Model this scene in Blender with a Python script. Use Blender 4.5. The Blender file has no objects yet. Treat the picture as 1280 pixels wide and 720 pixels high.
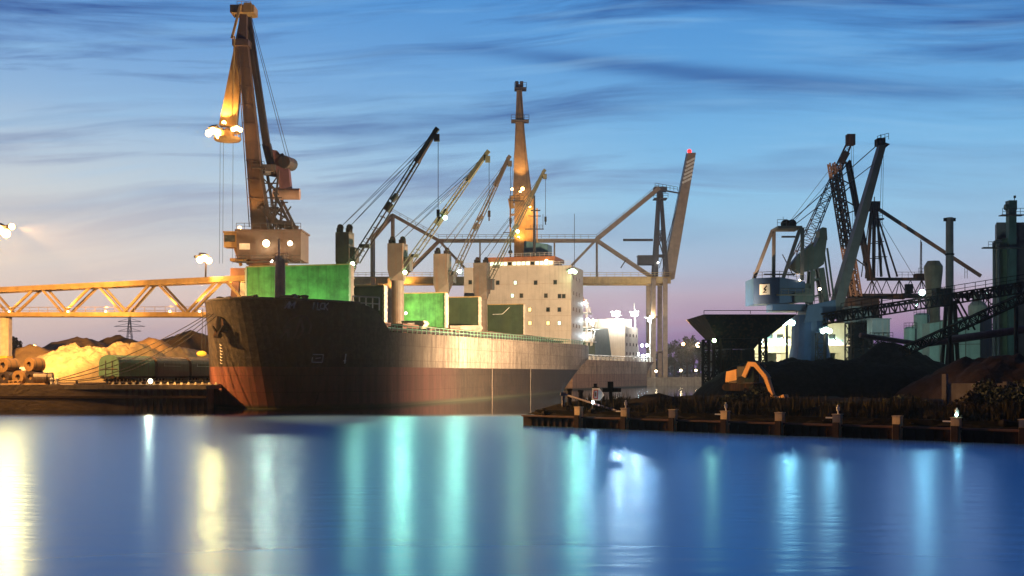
import bpy, math, random
from mathutils import Vector as V, Matrix
random.seed(7)
R = math.radians
S = bpy.context.scene
COL = S.collection
F, YH, H = 1440.0, 466.0, 5.0           # survey of the site: focal length in pixels, horizon row, eye height (m)

def X(px, D): return (px - 640.0) / F * D
def Z(py, D): return H + (YH - py) / F * D
def P(px, py, D): return V((X(px, D), D, Z(py, D)))

# ------------------------------------------------------------------ materials
MATS = {}
def mat(name, col, rough=0.7, metal=0.0, var=0.25, scale=0.6, streak=0.0, rust=0.0, bump=0.0):
    if name in MATS: return MATS[name]
    m = bpy.data.materials.new(name); m.use_nodes = True
    nt = m.node_tree; N = nt.nodes; L = nt.links
    b = N['Principled BSDF']
    b.inputs['Roughness'].default_value = rough
    b.inputs['Metallic'].default_value = metal
    b.inputs['Specular IOR Level'].default_value = 0.3 if rough < 0.85 else 0.04
    tc = N.new('ShaderNodeTexCoord')
    n1 = N.new('ShaderNodeTexNoise'); n1.inputs['Scale'].default_value = scale
    n1.inputs['Detail'].default_value = 6; n1.inputs['Roughness'].default_value = 0.65
    L.new(tc.outputs['Object'], n1.inputs['Vector'])
    r = N.new('ShaderNodeValToRGB')
    r.color_ramp.elements[0].position = 0.3; r.color_ramp.elements[1].position = 0.7
    r.color_ramp.elements[0].color = [c * (1 - var) for c in col] + [1]
    r.color_ramp.elements[1].color = [min(1, c * (1 + var)) for c in col] + [1]
    L.new(n1.outputs['Fac'], r.inputs['Fac'])
    out = r.outputs['Color']
    if streak or rust:
        mp = N.new('ShaderNodeMapping'); mp.inputs['Scale'].default_value = (1.3, 1.3, 0.07)
        L.new(tc.outputs['Object'], mp.inputs['Vector'])
        n2 = N.new('ShaderNodeTexNoise'); n2.inputs['Scale'].default_value = 1.6; n2.inputs['Detail'].default_value = 5
        L.new(mp.outputs['Vector'], n2.inputs['Vector'])
        r2 = N.new('ShaderNodeValToRGB')
        r2.color_ramp.elements[0].position = 0.5; r2.color_ramp.elements[1].position = 0.72
        r2.color_ramp.elements[0].color = (0, 0, 0, 1); r2.color_ramp.elements[1].color = (1, 1, 1, 1)
        L.new(n2.outputs['Fac'], r2.inputs['Fac'])
        mu = N.new('ShaderNodeMath'); mu.operation = 'MULTIPLY'; mu.inputs[1].default_value = max(streak, rust)
        L.new(r2.outputs['Color'], mu.inputs[0])
        mx = N.new('ShaderNodeMixRGB')
        mx.inputs['Color2'].default_value = (0.16, 0.065, 0.025, 1) if rust else [c * 0.35 for c in col] + [1]
        L.new(mu.outputs[0], mx.inputs['Fac']); L.new(out, mx.inputs['Color1']); out = mx.outputs['Color']
    L.new(out, b.inputs['Base Color'])
    if bump:
        bp = N.new('ShaderNodeBump'); bp.inputs['Strength'].default_value = bump; bp.inputs['Distance'].default_value = 0.2
        n3 = N.new('ShaderNodeTexNoise'); n3.inputs['Scale'].default_value = 2.2; n3.inputs['Detail'].default_value = 8
        L.new(tc.outputs['Object'], n3.inputs['Vector']); L.new(n3.outputs['Fac'], bp.inputs['Height'])
        L.new(bp.outputs['Normal'], b.inputs['Normal'])
    MATS[name] = m
    return m

def emis(name, col, strength):
    if name in MATS: return MATS[name]
    m = bpy.data.materials.new(name); m.use_nodes = True
    nt = m.node_tree; N = nt.nodes
    b = N['Principled BSDF']
    b.inputs['Base Color'].default_value = list(col) + [1]
    b.inputs['Emission Color'].default_value = list(col) + [1]
    b.inputs['Emission Strength'].default_value = strength
    MATS[name] = m
    return m

# ------------------------------------------------------------------ mesh builder (world coordinates)
class MB:
    def __init__(s): s.v = []; s.f = []
    def add(s, vs, fs):
        o = len(s.v); s.v += [V(p) for p in vs]; s.f += [tuple(i + o for i in f) for f in fs]; return s
    def box(s, c, d, ang=0.0, tilt=None):
        M = Matrix.Rotation(ang, 3, 'Z')
        if tilt is not None: M = M @ tilt
        h = V(d) / 2
        vs = [V(c) + M @ V((x * h.x, y * h.y, z * h.z)) for z in (-1, 1) for y in (-1, 1) for x in (-1, 1)]
        return s.add(vs, [(0, 2, 3, 1), (4, 5, 7, 6), (0, 1, 5, 4), (2, 6, 7, 3), (0, 4, 6, 2), (1, 3, 7, 5)])
    def bar(s, p, q, w=0.3, h=None, w2=None, h2=None, up=(0, 0, 1)):
        p, q = V(p), V(q); h = h or w; w2 = w2 or w; h2 = h2 or h
        d = (q - p).normalized(); u = V(up)
        if abs(d.dot(u)) > 0.98: u = V((0, 1, 0))
        a = d.cross(u).normalized(); b = a.cross(d).normalized()
        vs = [p + a * x * w / 2 + b * y * h / 2 for x, y in ((-1, -1), (1, -1), (1, 1), (-1, 1))]
        vs += [q + a * x * w2 / 2 + b * y * h2 / 2 for x, y in ((-1, -1), (1, -1), (1, 1), (-1, 1))]
        return s.add(vs, [(3, 2, 1, 0), (4, 5, 6, 7), (0, 1, 5, 4), (1, 2, 6, 5), (2, 3, 7, 6), (3, 0, 4, 7)])
    def tube(s, p, q, r=0.1, r2=None, n=8, cap=True):
        p, q = V(p), V(q); r2 = r if r2 is None else r2
        d = (q - p).normalized(); u = V((0, 0, 1))
        if abs(d.dot(u)) > 0.98: u = V((0, 1, 0))
        a = d.cross(u).normalized(); b = a.cross(d).normalized()
        vs = [p + (a * math.cos(t) + b * math.sin(t)) * r for t in [i * 2 * math.pi / n for i in range(n)]]
        vs += [q + (a * math.cos(t) + b * math.sin(t)) * r2 for t in [i * 2 * math.pi / n for i in range(n)]]
        fs = [(i, (i + 1) % n, n + (i + 1) % n, n + i) for i in range(n)]
        if cap: fs += [tuple(range(n - 1, -1, -1)), tuple(range(n, 2 * n))]
        return s.add(vs, fs)
    def path(s, pts, r, n=6):
        for a, b in zip(pts[:-1], pts[1:]): s.tube(a, b, r, n=n)
        return s
    def lathe(s, base, prof, n=16):
        base = V(base); o = []
        for r, z in prof:
            o += [base + V((r * math.cos(t), r * math.sin(t), z)) for t in [i * 2 * math.pi / n for i in range(n)]]
        fs = []
        for k in range(len(prof) - 1):
            fs += [(k * n + i, k * n + (i + 1) % n, (k + 1) * n + (i + 1) % n, (k + 1) * n + i) for i in range(n)]
        fs += [tuple(range(n - 1, -1, -1)), tuple(range((len(prof) - 1) * n, len(prof) * n))]
        return s.add(o, fs)
    def ball(s, c, r, n=8, m=6, sq=(1, 1, 1)):
        c = V(c); o = []
        for j in range(m + 1):
            a = math.pi * j / m
            o += [c + V((r * sq[0] * math.sin(a) * math.cos(t), r * sq[1] * math.sin(a) * math.sin(t), r * sq[2] * math.cos(a)))
                  for t in [i * 2 * math.pi / n for i in range(n)]]
        return s.add(o, [(j * n + i, (j + 1) * n + i, (j + 1) * n + (i + 1) % n, j * n + (i + 1) % n) for j in range(m) for i in range(n)])
    def prism(s, pts, dv):
        dv = V(dv); n = len(pts); vs = [V(p) for p in pts] + [V(p) + dv for p in pts]
        fs = [(i, (i + 1) % n, n + (i + 1) % n, n + i) for i in range(n)] + [tuple(range(n - 1, -1, -1)), tuple(range(n, 2 * n))]
        return s.add(vs, fs)
    def hull8(s, bot, top):
        return s.add(list(bot) + list(top), [(3, 2, 1, 0), (4, 5, 6, 7), (0, 1, 5, 4), (1, 2, 6, 5), (2, 3, 7, 6), (3, 0, 4, 7)])
    def lattice(s, p, q, w, h, n, r, w2=None, h2=None, rd=None, up=(0, 0, 1)):
        p, q = V(p), V(q); w2 = w2 or w; h2 = h2 or h; rd = rd or r * 0.6
        d = (q - p).normalized(); u = V(up)
        if abs(d.dot(u)) > 0.98: u = V((0, 1, 0))
        a = d.cross(u).normalized(); b = a.cross(d).normalized()
        cs = ((-1, -1), (1, -1), (1, 1), (-1, 1))
        ring = []
        for k in range(n + 1):
            t = k / n; c = p.lerp(q, t); ww = w + (w2 - w) * t; hh = h + (h2 - h) * t
            ring.append([c + a * x * ww / 2 + b * y * hh / 2 for x, y in cs])
        for i in range(4): s.tube(ring[0][i], ring[-1][i], r, n=6)
        for k in range(n):
            for i in range(4):
                j = (i + 1) % 4
                if k % 2: s.tube(ring[k][i], ring[k + 1][j], rd, n=4, cap=False)
                else: s.tube(ring[k][j], ring[k + 1][i], rd, n=4, cap=False)
                s.tube(ring[k + 1][i], ring[k + 1][j], rd, n=4, cap=False)
        return s
    def rail(s, pts, h=1.1, step=2.0, r=0.05, mid=True):
        for a, b in zip(pts[:-1], pts[1:]):
            a, b = V(a), V(b); L = (b - a).length; n = max(1, int(L / step))
            for k in range(n + 1):
                c = a.lerp(b, k / n); s.tube(c, c + V((0, 0, h)), r, n=4)
            s.tube(a + V((0, 0, h)), b + V((0, 0, h)), r, n=4)
            if mid: s.tube(a + V((0, 0, h / 2)), b + V((0, 0, h / 2)), r * .8, n=4)
        return s
    def build(s, name, material, parent=None, smooth=False, root=None):
        me = bpy.data.meshes.new(name)
        o = bpy.data.objects.new(name, me); COL.objects.link(o)
        if parent is not None:
            rt = parent
            while rt.parent: rt = rt.parent
            off = V(rt.location); o.parent = parent
        else:
            zs = min(v.z for v in s.v)
            off = V((sum(v.x for v in s.v) / len(s.v), sum(v.y for v in s.v) / len(s.v), zs)); o.location = off
        me.from_pydata([tuple(v - off) for v in s.v], [], s.f); me.update()
        if smooth:
            for p in me.polygons: p.use_smooth = True
        me.materials.append(material)
        import bmesh
        bm = bmesh.new(); bm.from_mesh(me); bmesh.ops.recalc_face_normals(bm, faces=bm.faces); bm.to_mesh(me); bm.free()
        return o

def thing(name, loc, label, cat, group=None):
    o = bpy.data.objects.new(name, None); COL.objects.link(o); o.location = loc; o.empty_display_size = 0.5
    return tag(o, label, cat, group)
def tag(o, label, cat, group=None):
    o['label'] = label; o['category'] = cat
    if group: o['group'] = group
    return o
def struct(o): o['kind'] = 'structure'; return o
def dup(o, loc, label=None, rot=None):
    c = o.copy(); COL.objects.link(c); c.location = loc
    if label: c['label'] = label
    if rot is not None: c.rotation_euler.z = rot
    for ch in o.children:
        d = ch.copy(); COL.objects.link(d); d.parent = c
        for g in ch.children:
            e = g.copy(); COL.objects.link(e); e.parent = d
    return c

# lamps: a housing, a bright glass and the light it throws, all parts of what carries them
SOD = (1.0, 0.49, 0.13); SOFT = (1.0, 0.68, 0.38); WARM = (1.0, 0.78, 0.45); GRN = (0.62, 1.0, 0.50); WHT = (1.0, 0.95, 0.82); TEAL = (0.62, 1.0, 0.92); COOL = (0.75, 0.92, 1.0)
LN = {SOD: 'sodium_glass', SOFT: 'soft_sodium_glass', WARM: 'warm_glass', GRN: 'mercury_glass', WHT: 'white_glass', TEAL: 'teal_glass', COOL: 'cool_glass'}
GP = 0.28
def flood(parent, pos, col, power, r=0.4, face=(0, -1, -0.4), name='floodlight', spot=150, em=30, soft=None, hood=False):
    pos = V(pos); fd = V(face).normalized()
    h = MB(); h.bar(pos - fd * r * 1.2, pos - fd * r * 0.35, r * 1.1, r * 1.1, r * 1.55, r * 1.55)
    if hood:                                        # a visor that cuts the beam off above
        hx = V((fd.x, fd.y, 0)).normalized(); h.box(pos + hx * .75 + V((0, 0, r + .12)), (1.9, 1.5, .06), math.atan2(hx.y, hx.x))
    g = MB()
    if r >= 0.7:                                    # a bank of three lamps on one bracket
        sx = fd.cross(V((0, 0, 1))).normalized()
        for k in (-1, 0, 1): g.ball(pos + sx * k * r * .85 + V((0, 0, (.25 if k == 0 else -.1) * r)), r * .55, 10, 7)
        h.bar(pos - sx * r * 1.5 - fd * r * .7, pos + sx * r * 1.5 - fd * r * .7, r * .4)
    else: g.ball(pos, r, 10, 7)
    ho = h.build(name, mat('lamp_housing', (0.12, 0.12, 0.12), 0.5), parent)
    gl = g.build('lamp_glass', emis(LN[col], col, em), ho, True)
    if power:
        ld = bpy.data.lights.new('lamp_light', 'SPOT' if spot else 'POINT'); ld.energy = power * GP; ld.color = col
        ld.shadow_soft_size = soft or max(0.25, r * 0.8)
        if spot: ld.spot_size = R(spot); ld.spot_blend = 0.9 if spot > 170 else 0.6
        lo = bpy.data.objects.new('lamp_light', ld); COL.objects.link(lo)
        rt = parent
        while rt.parent: rt = rt.parent
        lo.parent = ho
        lo.location = pos + fd * (r * 2.2 + 0.3) - V(rt.location)
        lo.rotation_euler = fd.to_track_quat('-Z', 'Y').to_euler()
    return ho

# common paints
black = mat('black_steel', (0.012, 0.011, 0.012), 0.86, rust=0.3)
dark = mat('dark_steel', (0.04, 0.04, 0.045), 0.6, rust=0.4)
jibm = mat('jib_steel', (0.03, 0.026, 0.024), 0.6, rust=0.3)
grey = mat('grey_steel', (0.115, 0.095, 0.08), 0.6, rust=0.45)
ochre = mat('ochre_paint', (0.36, 0.24, 0.10), 0.6, rust=0.35)
cream = mat('cream_paint', (0.55, 0.47, 0.38), 0.6, streak=0.35)
brown = mat('red_brown_paint', (0.14, 0.07, 0.055), 0.6, rust=0.3)
white = mat('white_paint', (0.72, 0.70, 0.66), 0.55, streak=0.25)
rope = mat('steel_rope', (0.05, 0.05, 0.05), 0.7)
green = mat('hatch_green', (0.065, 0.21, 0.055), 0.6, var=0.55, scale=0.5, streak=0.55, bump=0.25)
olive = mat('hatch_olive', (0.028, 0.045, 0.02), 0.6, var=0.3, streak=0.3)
concrete = mat('concrete', (0.22, 0.19, 0.16), 0.9, streak=0.4, bump=0.3)
coal = mat('coal', (0.010, 0.009, 0.010), 0.95, var=0.5, scale=1.5, bump=0.8)
sand = mat('sand', (0.40, 0.27, 0.13), 0.95, var=0.25, scale=0.5, bump=0.5)
# ------------------------------------------------------------------ camera, sky, sun
cd = bpy.data.cameras.new('camera'); cam = bpy.data.objects.new('camera', cd); COL.objects.link(cam)
cam.location = (0, 0, H); cam.rotation_euler = (R(90), 0, 0)
cd.sensor_width = 36; cd.lens = 36 * F / 1280; cd.shift_y = (YH - 360) / 1280; cd.clip_end = 30000; cd.clip_start = 0.5
S.camera = cam
S.view_settings.view_transform = 'Standard'; S.view_settings.look = 'None'; S.view_settings.gamma = 1; S.view_settings.exposure = 0.08
try: S.view_settings.use_curve_mapping = False
except Exception: pass
S.cycles.use_denoising = True
S.cycles.sample_clamp_indirect = 4
S.cycles.max_bounces = 5; S.cycles.caustics_reflective = False; S.cycles.caustics_refractive = False

w = bpy.data.worlds.new('World'); S.world = w; w.use_nodes = True
nt = w.node_tree; N = nt.nodes; L = nt.links
bg = N['Background']
tc = N.new('ShaderNodeTexCoord'); sep = N.new('ShaderNodeSeparateXYZ'); L.new(tc.outputs['Generated'], sep.inputs[0])
def math_(op, a, b=None, c=None):
    n = N.new('ShaderNodeMath'); n.operation = op
    for i, v in enumerate((a, b, c)):
        if v is None: continue
        if isinstance(v, (int, float)): n.inputs[i].default_value = v
        else: L.new(v, n.inputs[i])
    return n.outputs[0]
def ramp(stops, src):
    n = N.new('ShaderNodeValToRGB'); cr = n.color_ramp
    while len(cr.elements) < len(stops): cr.elements.new(0.5)
    for e, (p, c) in zip(cr.elements, stops): e.position = p; e.color = list(c) + [1]
    L.new(src, n.inputs[0]); return n.outputs[0]
def mixc(f, a, b, mode='MIX'):
    n = N.new('ShaderNodeMixRGB'); n.blend_type = mode
    for i, v in enumerate((f, a, b)):
        if isinstance(v, (int, float)): n.inputs[i].default_value = v
        elif isinstance(v, tuple): n.inputs[i].default_value = list(v) + [1]
        else: L.new(v, n.inputs[i])
    return n.outputs[0]
def lin(r, g, b):
    return tuple(((c / 255) / 12.92 if c < 10 else ((c / 255 + .055) / 1.055) ** 2.4) for c in (r, g, b))
el = sep.outputs[2]
az = math_('DIVIDE', sep.outputs[0], math_('MAXIMUM', sep.outputs[1], 0.15))
# clear dusk sky by height: mauve at the horizon, peach, pale blue, deep blue
base = ramp([(0.0, lin(112, 88, 140)), (0.024, lin(126, 98, 148)), (0.044, lin(166, 136, 164)), (0.066, lin(186, 168, 184)), (0.088, lin(170, 184, 206)),
             (0.118, lin(150, 188, 216)), (0.15, lin(138, 192, 226)), (0.20, lin(114, 176, 222)), (0.255, lin(90, 156, 214)), (0.32, lin(72, 140, 206)),
             (0.40, lin(22, 92, 190)), (0.6, lin(6, 56, 140)), (1.0, lin(4, 14, 40))], el)
# warmer and paler towards the afterglow on the left, bluer to the right
leftw = math_('MULTIPLY', math_('SUBTRACT', 0.15, az), 1.3)
leftw = math_('MINIMUM', math_('MAXIMUM', leftw, 0.0), 0.75)
lowm = ramp([(0.0, (0.7, 0.7, 0.7)), (0.09, (1, 1, 1)), (0.15, (0.7, .7, .7)), (0.22, (0.25, 0.25, 0.25)), (0.32, (0, 0, 0))], el)
base = mixc(math_('MULTIPLY', leftw, lowm), base, lin(238, 218, 196))
# long thin clouds drawn out by the wind
comb = N.new('ShaderNodeCombineXYZ')
warp = N.new('ShaderNodeTexNoise'); warp.inputs['Scale'].default_value = 2.0; warp.inputs['Detail'].default_value = 2
L.new(tc.outputs['Generated'], warp.inputs['Vector'])
tiltv = math_('ADD', el, math_('MULTIPLY', az, -0.03))
tiltv = math_('ADD', tiltv, math_('MULTIPLY', math_('MULTIPLY', az, az), 0.10))
tiltv = math_('ADD', tiltv, math_('MULTIPLY', math_('SUBTRACT', warp.outputs['Fac'], 0.5), 0.075))
L.new(math_('MULTIPLY', az, 2.2), comb.inputs[0]); L.new(math_('MULTIPLY', tiltv, 30.0), comb.inputs[1]); comb.inputs[2].default_value = 3.7
n1 = N.new('ShaderNodeTexNoise'); n1.inputs['Scale'].default_value = 1.0; n1.inputs['Detail'].default_value = 12; n1.inputs['Roughness'].default_value = 0.6
n1.inputs['Distortion'].default_value = 0.4
L.new(comb.outputs[0], n1.inputs['Vector'])
cl = ramp([(0.45, (0, 0, 0)), (0.63, (1, 1, 1))], n1.outputs['Fac'])
band = ramp([(0.0, (0.25, 0.25, 0.25)), (0.10, (0.12, 0.12, 0.12)), (0.14, (0.35, 0.35, 0.35)), (0.185, (1, 1, 1)), (0.34, (0.9, 0.9, 0.9)), (0.6, (0.3, 0.3, 0.3))], el)
cloudc = ramp([(0.0, lin(96, 84, 130)), (0.15, lin(104, 114, 162)), (0.2, lin(40, 76, 144)), (0.3, lin(18, 56, 130)), (0.5, lin(26, 60, 120))], el)
patchn = N.new('ShaderNodeTexNoise'); patchn.inputs['Scale'].default_value = 1.0; patchn.inputs['Detail'].default_value = 3
comb3 = N.new('ShaderNodeCombineXYZ'); L.new(math_('MULTIPLY', az, 3.2), comb3.inputs[0]); L.new(math_('MULTIPLY', tiltv, 11.0), comb3.inputs[1]); comb3.inputs[2].default_value = 5.3
L.new(comb3.outputs[0], patchn.inputs['Vector'])
pm = ramp([(0.36, (.3, .3, .3)), (0.58, (1, 1, 1))], patchn.outputs['Fac'])
cl = math_('MULTIPLY', cl, pm)
sky = mixc(math_('MULTIPLY', cl, band), base, cloudc)
# one long dark streak drawn across the upper right
sl = math_('ADD', math_('SUBTRACT', el, 0.2655), math_('MULTIPLY', az, 0.115))
sl = math_('ADD', sl, math_('MULTIPLY', math_('SUBTRACT', n1.outputs['Fac'], 0.5), 0.02))
sg = math_('POWER', 2.718, math_('MULTIPLY', math_('MULTIPLY', sl, sl), -22000.0))
sx_ = ramp([(0.46, (0, 0, 0)), (0.53, (.7, .7, .7)), (0.62, (.75, .75, .75)), (0.72, (.3, .3, .3))], math_('ADD', math_('MULTIPLY', az, 0.5), 0.5))
sky = mixc(math_('MULTIPLY', sg, sx_), sky, lin(40, 84, 150))
# a lighter, wispy layer
comb2 = N.new('ShaderNodeCombineXYZ')
L.new(math_('MULTIPLY', az, 4.5), comb2.inputs[0]); L.new(math_('MULTIPLY', tiltv, 85.0), comb2.inputs[1]); comb2.inputs[2].default_value = 9.1
n2 = N.new('ShaderNodeTexNoise'); n2.inputs['Scale'].default_value = 1.0; n2.inputs['Detail'].default_value = 6
L.new(comb2.outputs[0], n2.inputs['Vector'])
wl = ramp([(0.5, (0, 0, 0)), (0.75, (1, 1, 1))], n2.outputs['Fac'])
sky = mixc(math_('MULTIPLY', math_('MULTIPLY', wl, band), 0.4), sky, lin(150, 198, 232))
# the sky behind the viewer is already night
back = ramp([(0.30, (0.07, 0.07, 0.09)), (0.75, (1, 1, 1))], math_('ADD', math_('MULTIPLY', sep.outputs[1], 0.5), 0.5))
sky = mixc(1.0, sky, back, 'MULTIPLY')
nish = N.new('ShaderNodeTexSky'); nish.sky_type = 'NISHITA'; nish.sun_disc = False
nish.sun_elevation = R(-3.0); nish.sun_rotation = R(-20)
addn = N.new('ShaderNodeMixRGB'); addn.blend_type = 'ADD'; addn.inputs[0].default_value = 0.06
L.new(sky, addn.inputs[1]); L.new(nish.outputs[0], addn.inputs[2])
L.new(addn.outputs[0], bg.inputs['Color']); bg.inputs['Strength'].default_value = 1.0

# the last of the afterglow, very weak
sd = bpy.data.lights.new('sun', 'SUN'); sd.energy = 0.05; sd.angle = R(15); sd.color = (1, 0.7, 0.6)
so = bpy.data.objects.new('sun', sd); COL.objects.link(so); so.rotation_euler = (R(86), 0, R(160))

# ------------------------------------------------------------------ water and land
def water_mat():
    m = bpy.data.materials.new('harbour_water'); m.use_nodes = True
    nt = m.node_tree; N = nt.nodes; L = nt.links; N.remove(N['Principled BSDF'])
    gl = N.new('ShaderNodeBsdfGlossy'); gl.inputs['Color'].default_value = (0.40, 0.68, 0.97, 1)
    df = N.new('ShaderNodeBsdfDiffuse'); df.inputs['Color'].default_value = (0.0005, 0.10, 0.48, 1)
    fr = N.new('ShaderNodeLayerWeight'); fr.inputs['Blend'].default_value = 0.42
    mxs = N.new('ShaderNodeMixShader'); L.new(fr.outputs['Fresnel'], mxs.inputs[0]); L.new(df.outputs[0], mxs.inputs[1]); L.new(gl.outputs[0], mxs.inputs[2])
    L.new(mxs.outputs[0], N['Material Output'].inputs[0])
    tc = N.new('ShaderNodeTexCoord'); sp = N.new('ShaderNodeSeparateXYZ'); L.new(tc.outputs['Object'], sp.inputs[0])
    # ruffled open basin, sheltered calm water behind the pier line
    mr = N.new('ShaderNodeMapRange'); mr.inputs['From Min'].default_value = WATER_CALM - 4; mr.inputs['From Max'].default_value = WATER_CALM + 8
    mr.inputs['To Min'].default_value = WATER_R0; mr.inputs['To Max'].default_value = 0.06
    nz = N.new('ShaderNodeTexNoise'); nz.inputs['Scale'].default_value = 0.05; L.new(tc.outputs['Object'], nz.inputs['Vector'])
    ad = N.new('ShaderNodeMath'); ad.operation = 'MULTIPLY_ADD'; ad.inputs[1].default_value = 8; L.new(nz.outputs['Fac'], ad.inputs[0]); L.new(sp.outputs[1], ad.inputs[2])
    L.new(ad.outputs[0], mr.inputs['Value']); L.new(mr.outputs[0], gl.inputs['Roughness'])
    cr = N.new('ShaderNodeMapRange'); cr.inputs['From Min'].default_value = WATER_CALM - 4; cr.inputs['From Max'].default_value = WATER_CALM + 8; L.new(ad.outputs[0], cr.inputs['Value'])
    mc = N.new('ShaderNodeMixRGB'); mc.inputs[1].default_value = (0.0005, 0.10, 0.48, 1); mc.inputs[2].default_value = (0.006, 0.012, 0.018, 1)   # reflected-sky blue put into open water's colour, left out at the berth
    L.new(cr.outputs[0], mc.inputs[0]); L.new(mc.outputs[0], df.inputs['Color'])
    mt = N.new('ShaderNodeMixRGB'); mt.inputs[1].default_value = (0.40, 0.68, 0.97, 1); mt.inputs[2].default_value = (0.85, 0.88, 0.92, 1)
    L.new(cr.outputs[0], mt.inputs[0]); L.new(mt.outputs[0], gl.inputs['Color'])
    mp = N.new('ShaderNodeMapping'); mp.inputs['Scale'].default_value = (0.35, 1.0, 1); L.new(tc.outputs['Object'], mp.inputs['Vector'])
    n = N.new('ShaderNodeTexNoise'); n.inputs['Scale'].default_value = 1.1; n.inputs['Detail'].default_value = 4; L.new(mp.outputs[0], n.inputs['Vector'])
    bp = N.new('ShaderNodeBump'); bp.inputs['Distance'].default_value = 0.06
    m2 = N.new('ShaderNodeMapRange'); m2.inputs['From Min'].default_value = WATER_CALM - 4; m2.inputs['From Max'].default_value = WATER_CALM + 8
    m2.inputs['To Min'].default_value = 0.5; m2.inputs['To Max'].default_value = 0.06; L.new(ad.outputs[0], m2.inputs['Value']); L.new(m2.outputs[0], bp.inputs['Strength'])
    L.new(n.outputs['Fac'], bp.inputs['Height']); L.new(bp.outputs[0], gl.inputs['Normal'])
    return m
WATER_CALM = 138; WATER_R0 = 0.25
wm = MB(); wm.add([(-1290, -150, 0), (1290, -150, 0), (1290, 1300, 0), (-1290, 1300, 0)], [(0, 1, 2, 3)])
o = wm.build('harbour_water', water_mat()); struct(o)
# origin at the world origin so the material reads metres
off = V(o.location); o.data.transform(Matrix.Translation(off)); o.location = (0, 0, 0)

T = V((-37.0, 155.0)); A = V((0.254, 0.967)); PT = V((0.967, -0.254))      # carrier: stem head, direction aft, direction to port
def S2(s, o): v = T + A * s + PT * o; return v.x, v.y
def S3(s, o, z): x, y = S2(s, o); return V((x, y, z))
def offs(px, s):
    k = (px - 640) / F; c = T + A * s
    return (k * c.y - c.x) / (PT.x - k * PT.y)
def SP(px, py, s):
    x, y = S2(s, offs(px, s)); return V((x, y, Z(py, y)))

def land(name, poly, z, material, zb=-3):
    m = MB(); m.prism([(x, y, zb) for x, y in poly], (0, 0, z - zb)); return struct(m.build(name, material))
quay_m = mat('quay_ground', (0.15, 0.115, 0.085), 0.9, var=0.35, scale=0.25, bump=0.3)
q1 = S2(200, -16.5)
land('quay_ground', [(-1280, 150), (-60, 154.4), (-41.0, 155), (-42.3, 163), S2(25, -16.8), q1, (27, 431), (30, 437), (1280, 437), (1280, 1290), (-1280, 1290)], 3.35, quay_m)
EDGE = [(1.9, 109.0), (36.0, 81.0), (92.0, 34.5)]
bank_m = mat('bank_ground', (0.013, 0.011, 0.008), 0.95, var=0.5, scale=0.4, bump=0.6)
BANK = [(2.2, 109.6), (36.3, 81.6), (92.3, 35), (400, 35), (400, 330), (64, 330), (44, 230), (28, 180), (4.5, 122)]
land('bank_ground', BANK, 1.5, bank_m)
# ------------------------------------------------------------------ bulk carrier
def sm(t): t = max(0, min(1, t)); return t * t * (3 - 2 * t)
def lerp(a, b, t): return a + (b - a) * max(0, min(1, t))
LOA = 190.0
def ztop(s):
    if s < 14: return 15.0
    if s < 17.5: return 15.0 - (s - 14) / 3.5 * 0.8
    if s < 21: return 14.2 - (s - 17.5) / 3.5 * 3.1
    return 11.1 + (s - 21) / 169 * 1.75
def hull_w(s, z):
    f = max(0, min(1, z / 15.0)); s0 = 5.4 * (1 - f) ** 0.9
    Le = lerp(18, 24, f); t = (s - s0) / Le
    if t <= 0: return 0.0
    b = 1.0 if t >= 1 else (1 - (1 - t) ** lerp(1.8, 1.5, f)) ** lerp(0.52, 0.54, f)
    g = max(0, min(1, z / 9.0)); s1 = lerp(179, LOA, g)
    if s > s1: return 0.0
    Lr = lerp(46, 26, g); t2 = (s1 - s) / Lr
    if t2 < 1: b *= lerp(0.12, 0.80, g) + (1 - lerp(0.12, 0.80, g)) * math.sin(t2 * math.pi / 2)
    return 14.3 * b
def hull_mesh():
    st = [0.02, 0.25, .6, 1, 1.5, 2, 3, 4, 5, 5.5, 6, 7, 8, 10, 12, 14, 15.7, 17.5, 18.7, 20, 21, 24, 28, 32, 40, 60, 90, 120, 140, 150, 160, 166, 172, 176, 179, 182, 185, 188, LOA - .05]
    nv = 16; vs = []; n = len(st)
    for s in st:
        zt = ztop(s)
        for side in (1, -1):
            for j in range(nv + 1):
                z = -2 + (zt + 2) * j / nv
                zz = max(z, 0)
                f = max(0, min(1, zz / 15.0)); s0 = 5.4 * (1 - f) ** 0.9; g = max(0, min(1, zz / 9.0)); s1 = lerp(179, LOA, g)
                ss = s0 + (s / LOA) * (s1 - s0) if s < 20 else min(max(s, s0 + .01), s1 - 0.01)
                if s < 20: ss = s0 + s * (20 - s0) / 20.0
                vs.append(S3(ss, side * hull_w(ss, zz), z))
    def id_(i, side, j): return (i * 2 + side) * (nv + 1) + j
    fs = []
    for i in range(n - 1):
        for side in (0, 1):
            for j in range(nv): fs.append((id_(i, side, j), id_(i + 1, side, j), id_(i + 1, side, j + 1), id_(i, side, j + 1)))
        fs.append((id_(i, 0, nv), id_(i + 1, 0, nv), id_(i + 1, 1, nv), id_(i, 1, nv)))
    for j in range(nv): fs.append((id_(0, 0, j), id_(0, 1, j), id_(0, 1, j + 1), id_(0, 0, j + 1)))
    for j in range(nv):
        fs.append((id_(n - 1, 0, j), id_(n - 1, 1, j), id_(n - 1, 1, j + 1), id_(n - 1, 0, j + 1)))
    return MB().add(vs, fs)
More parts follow.
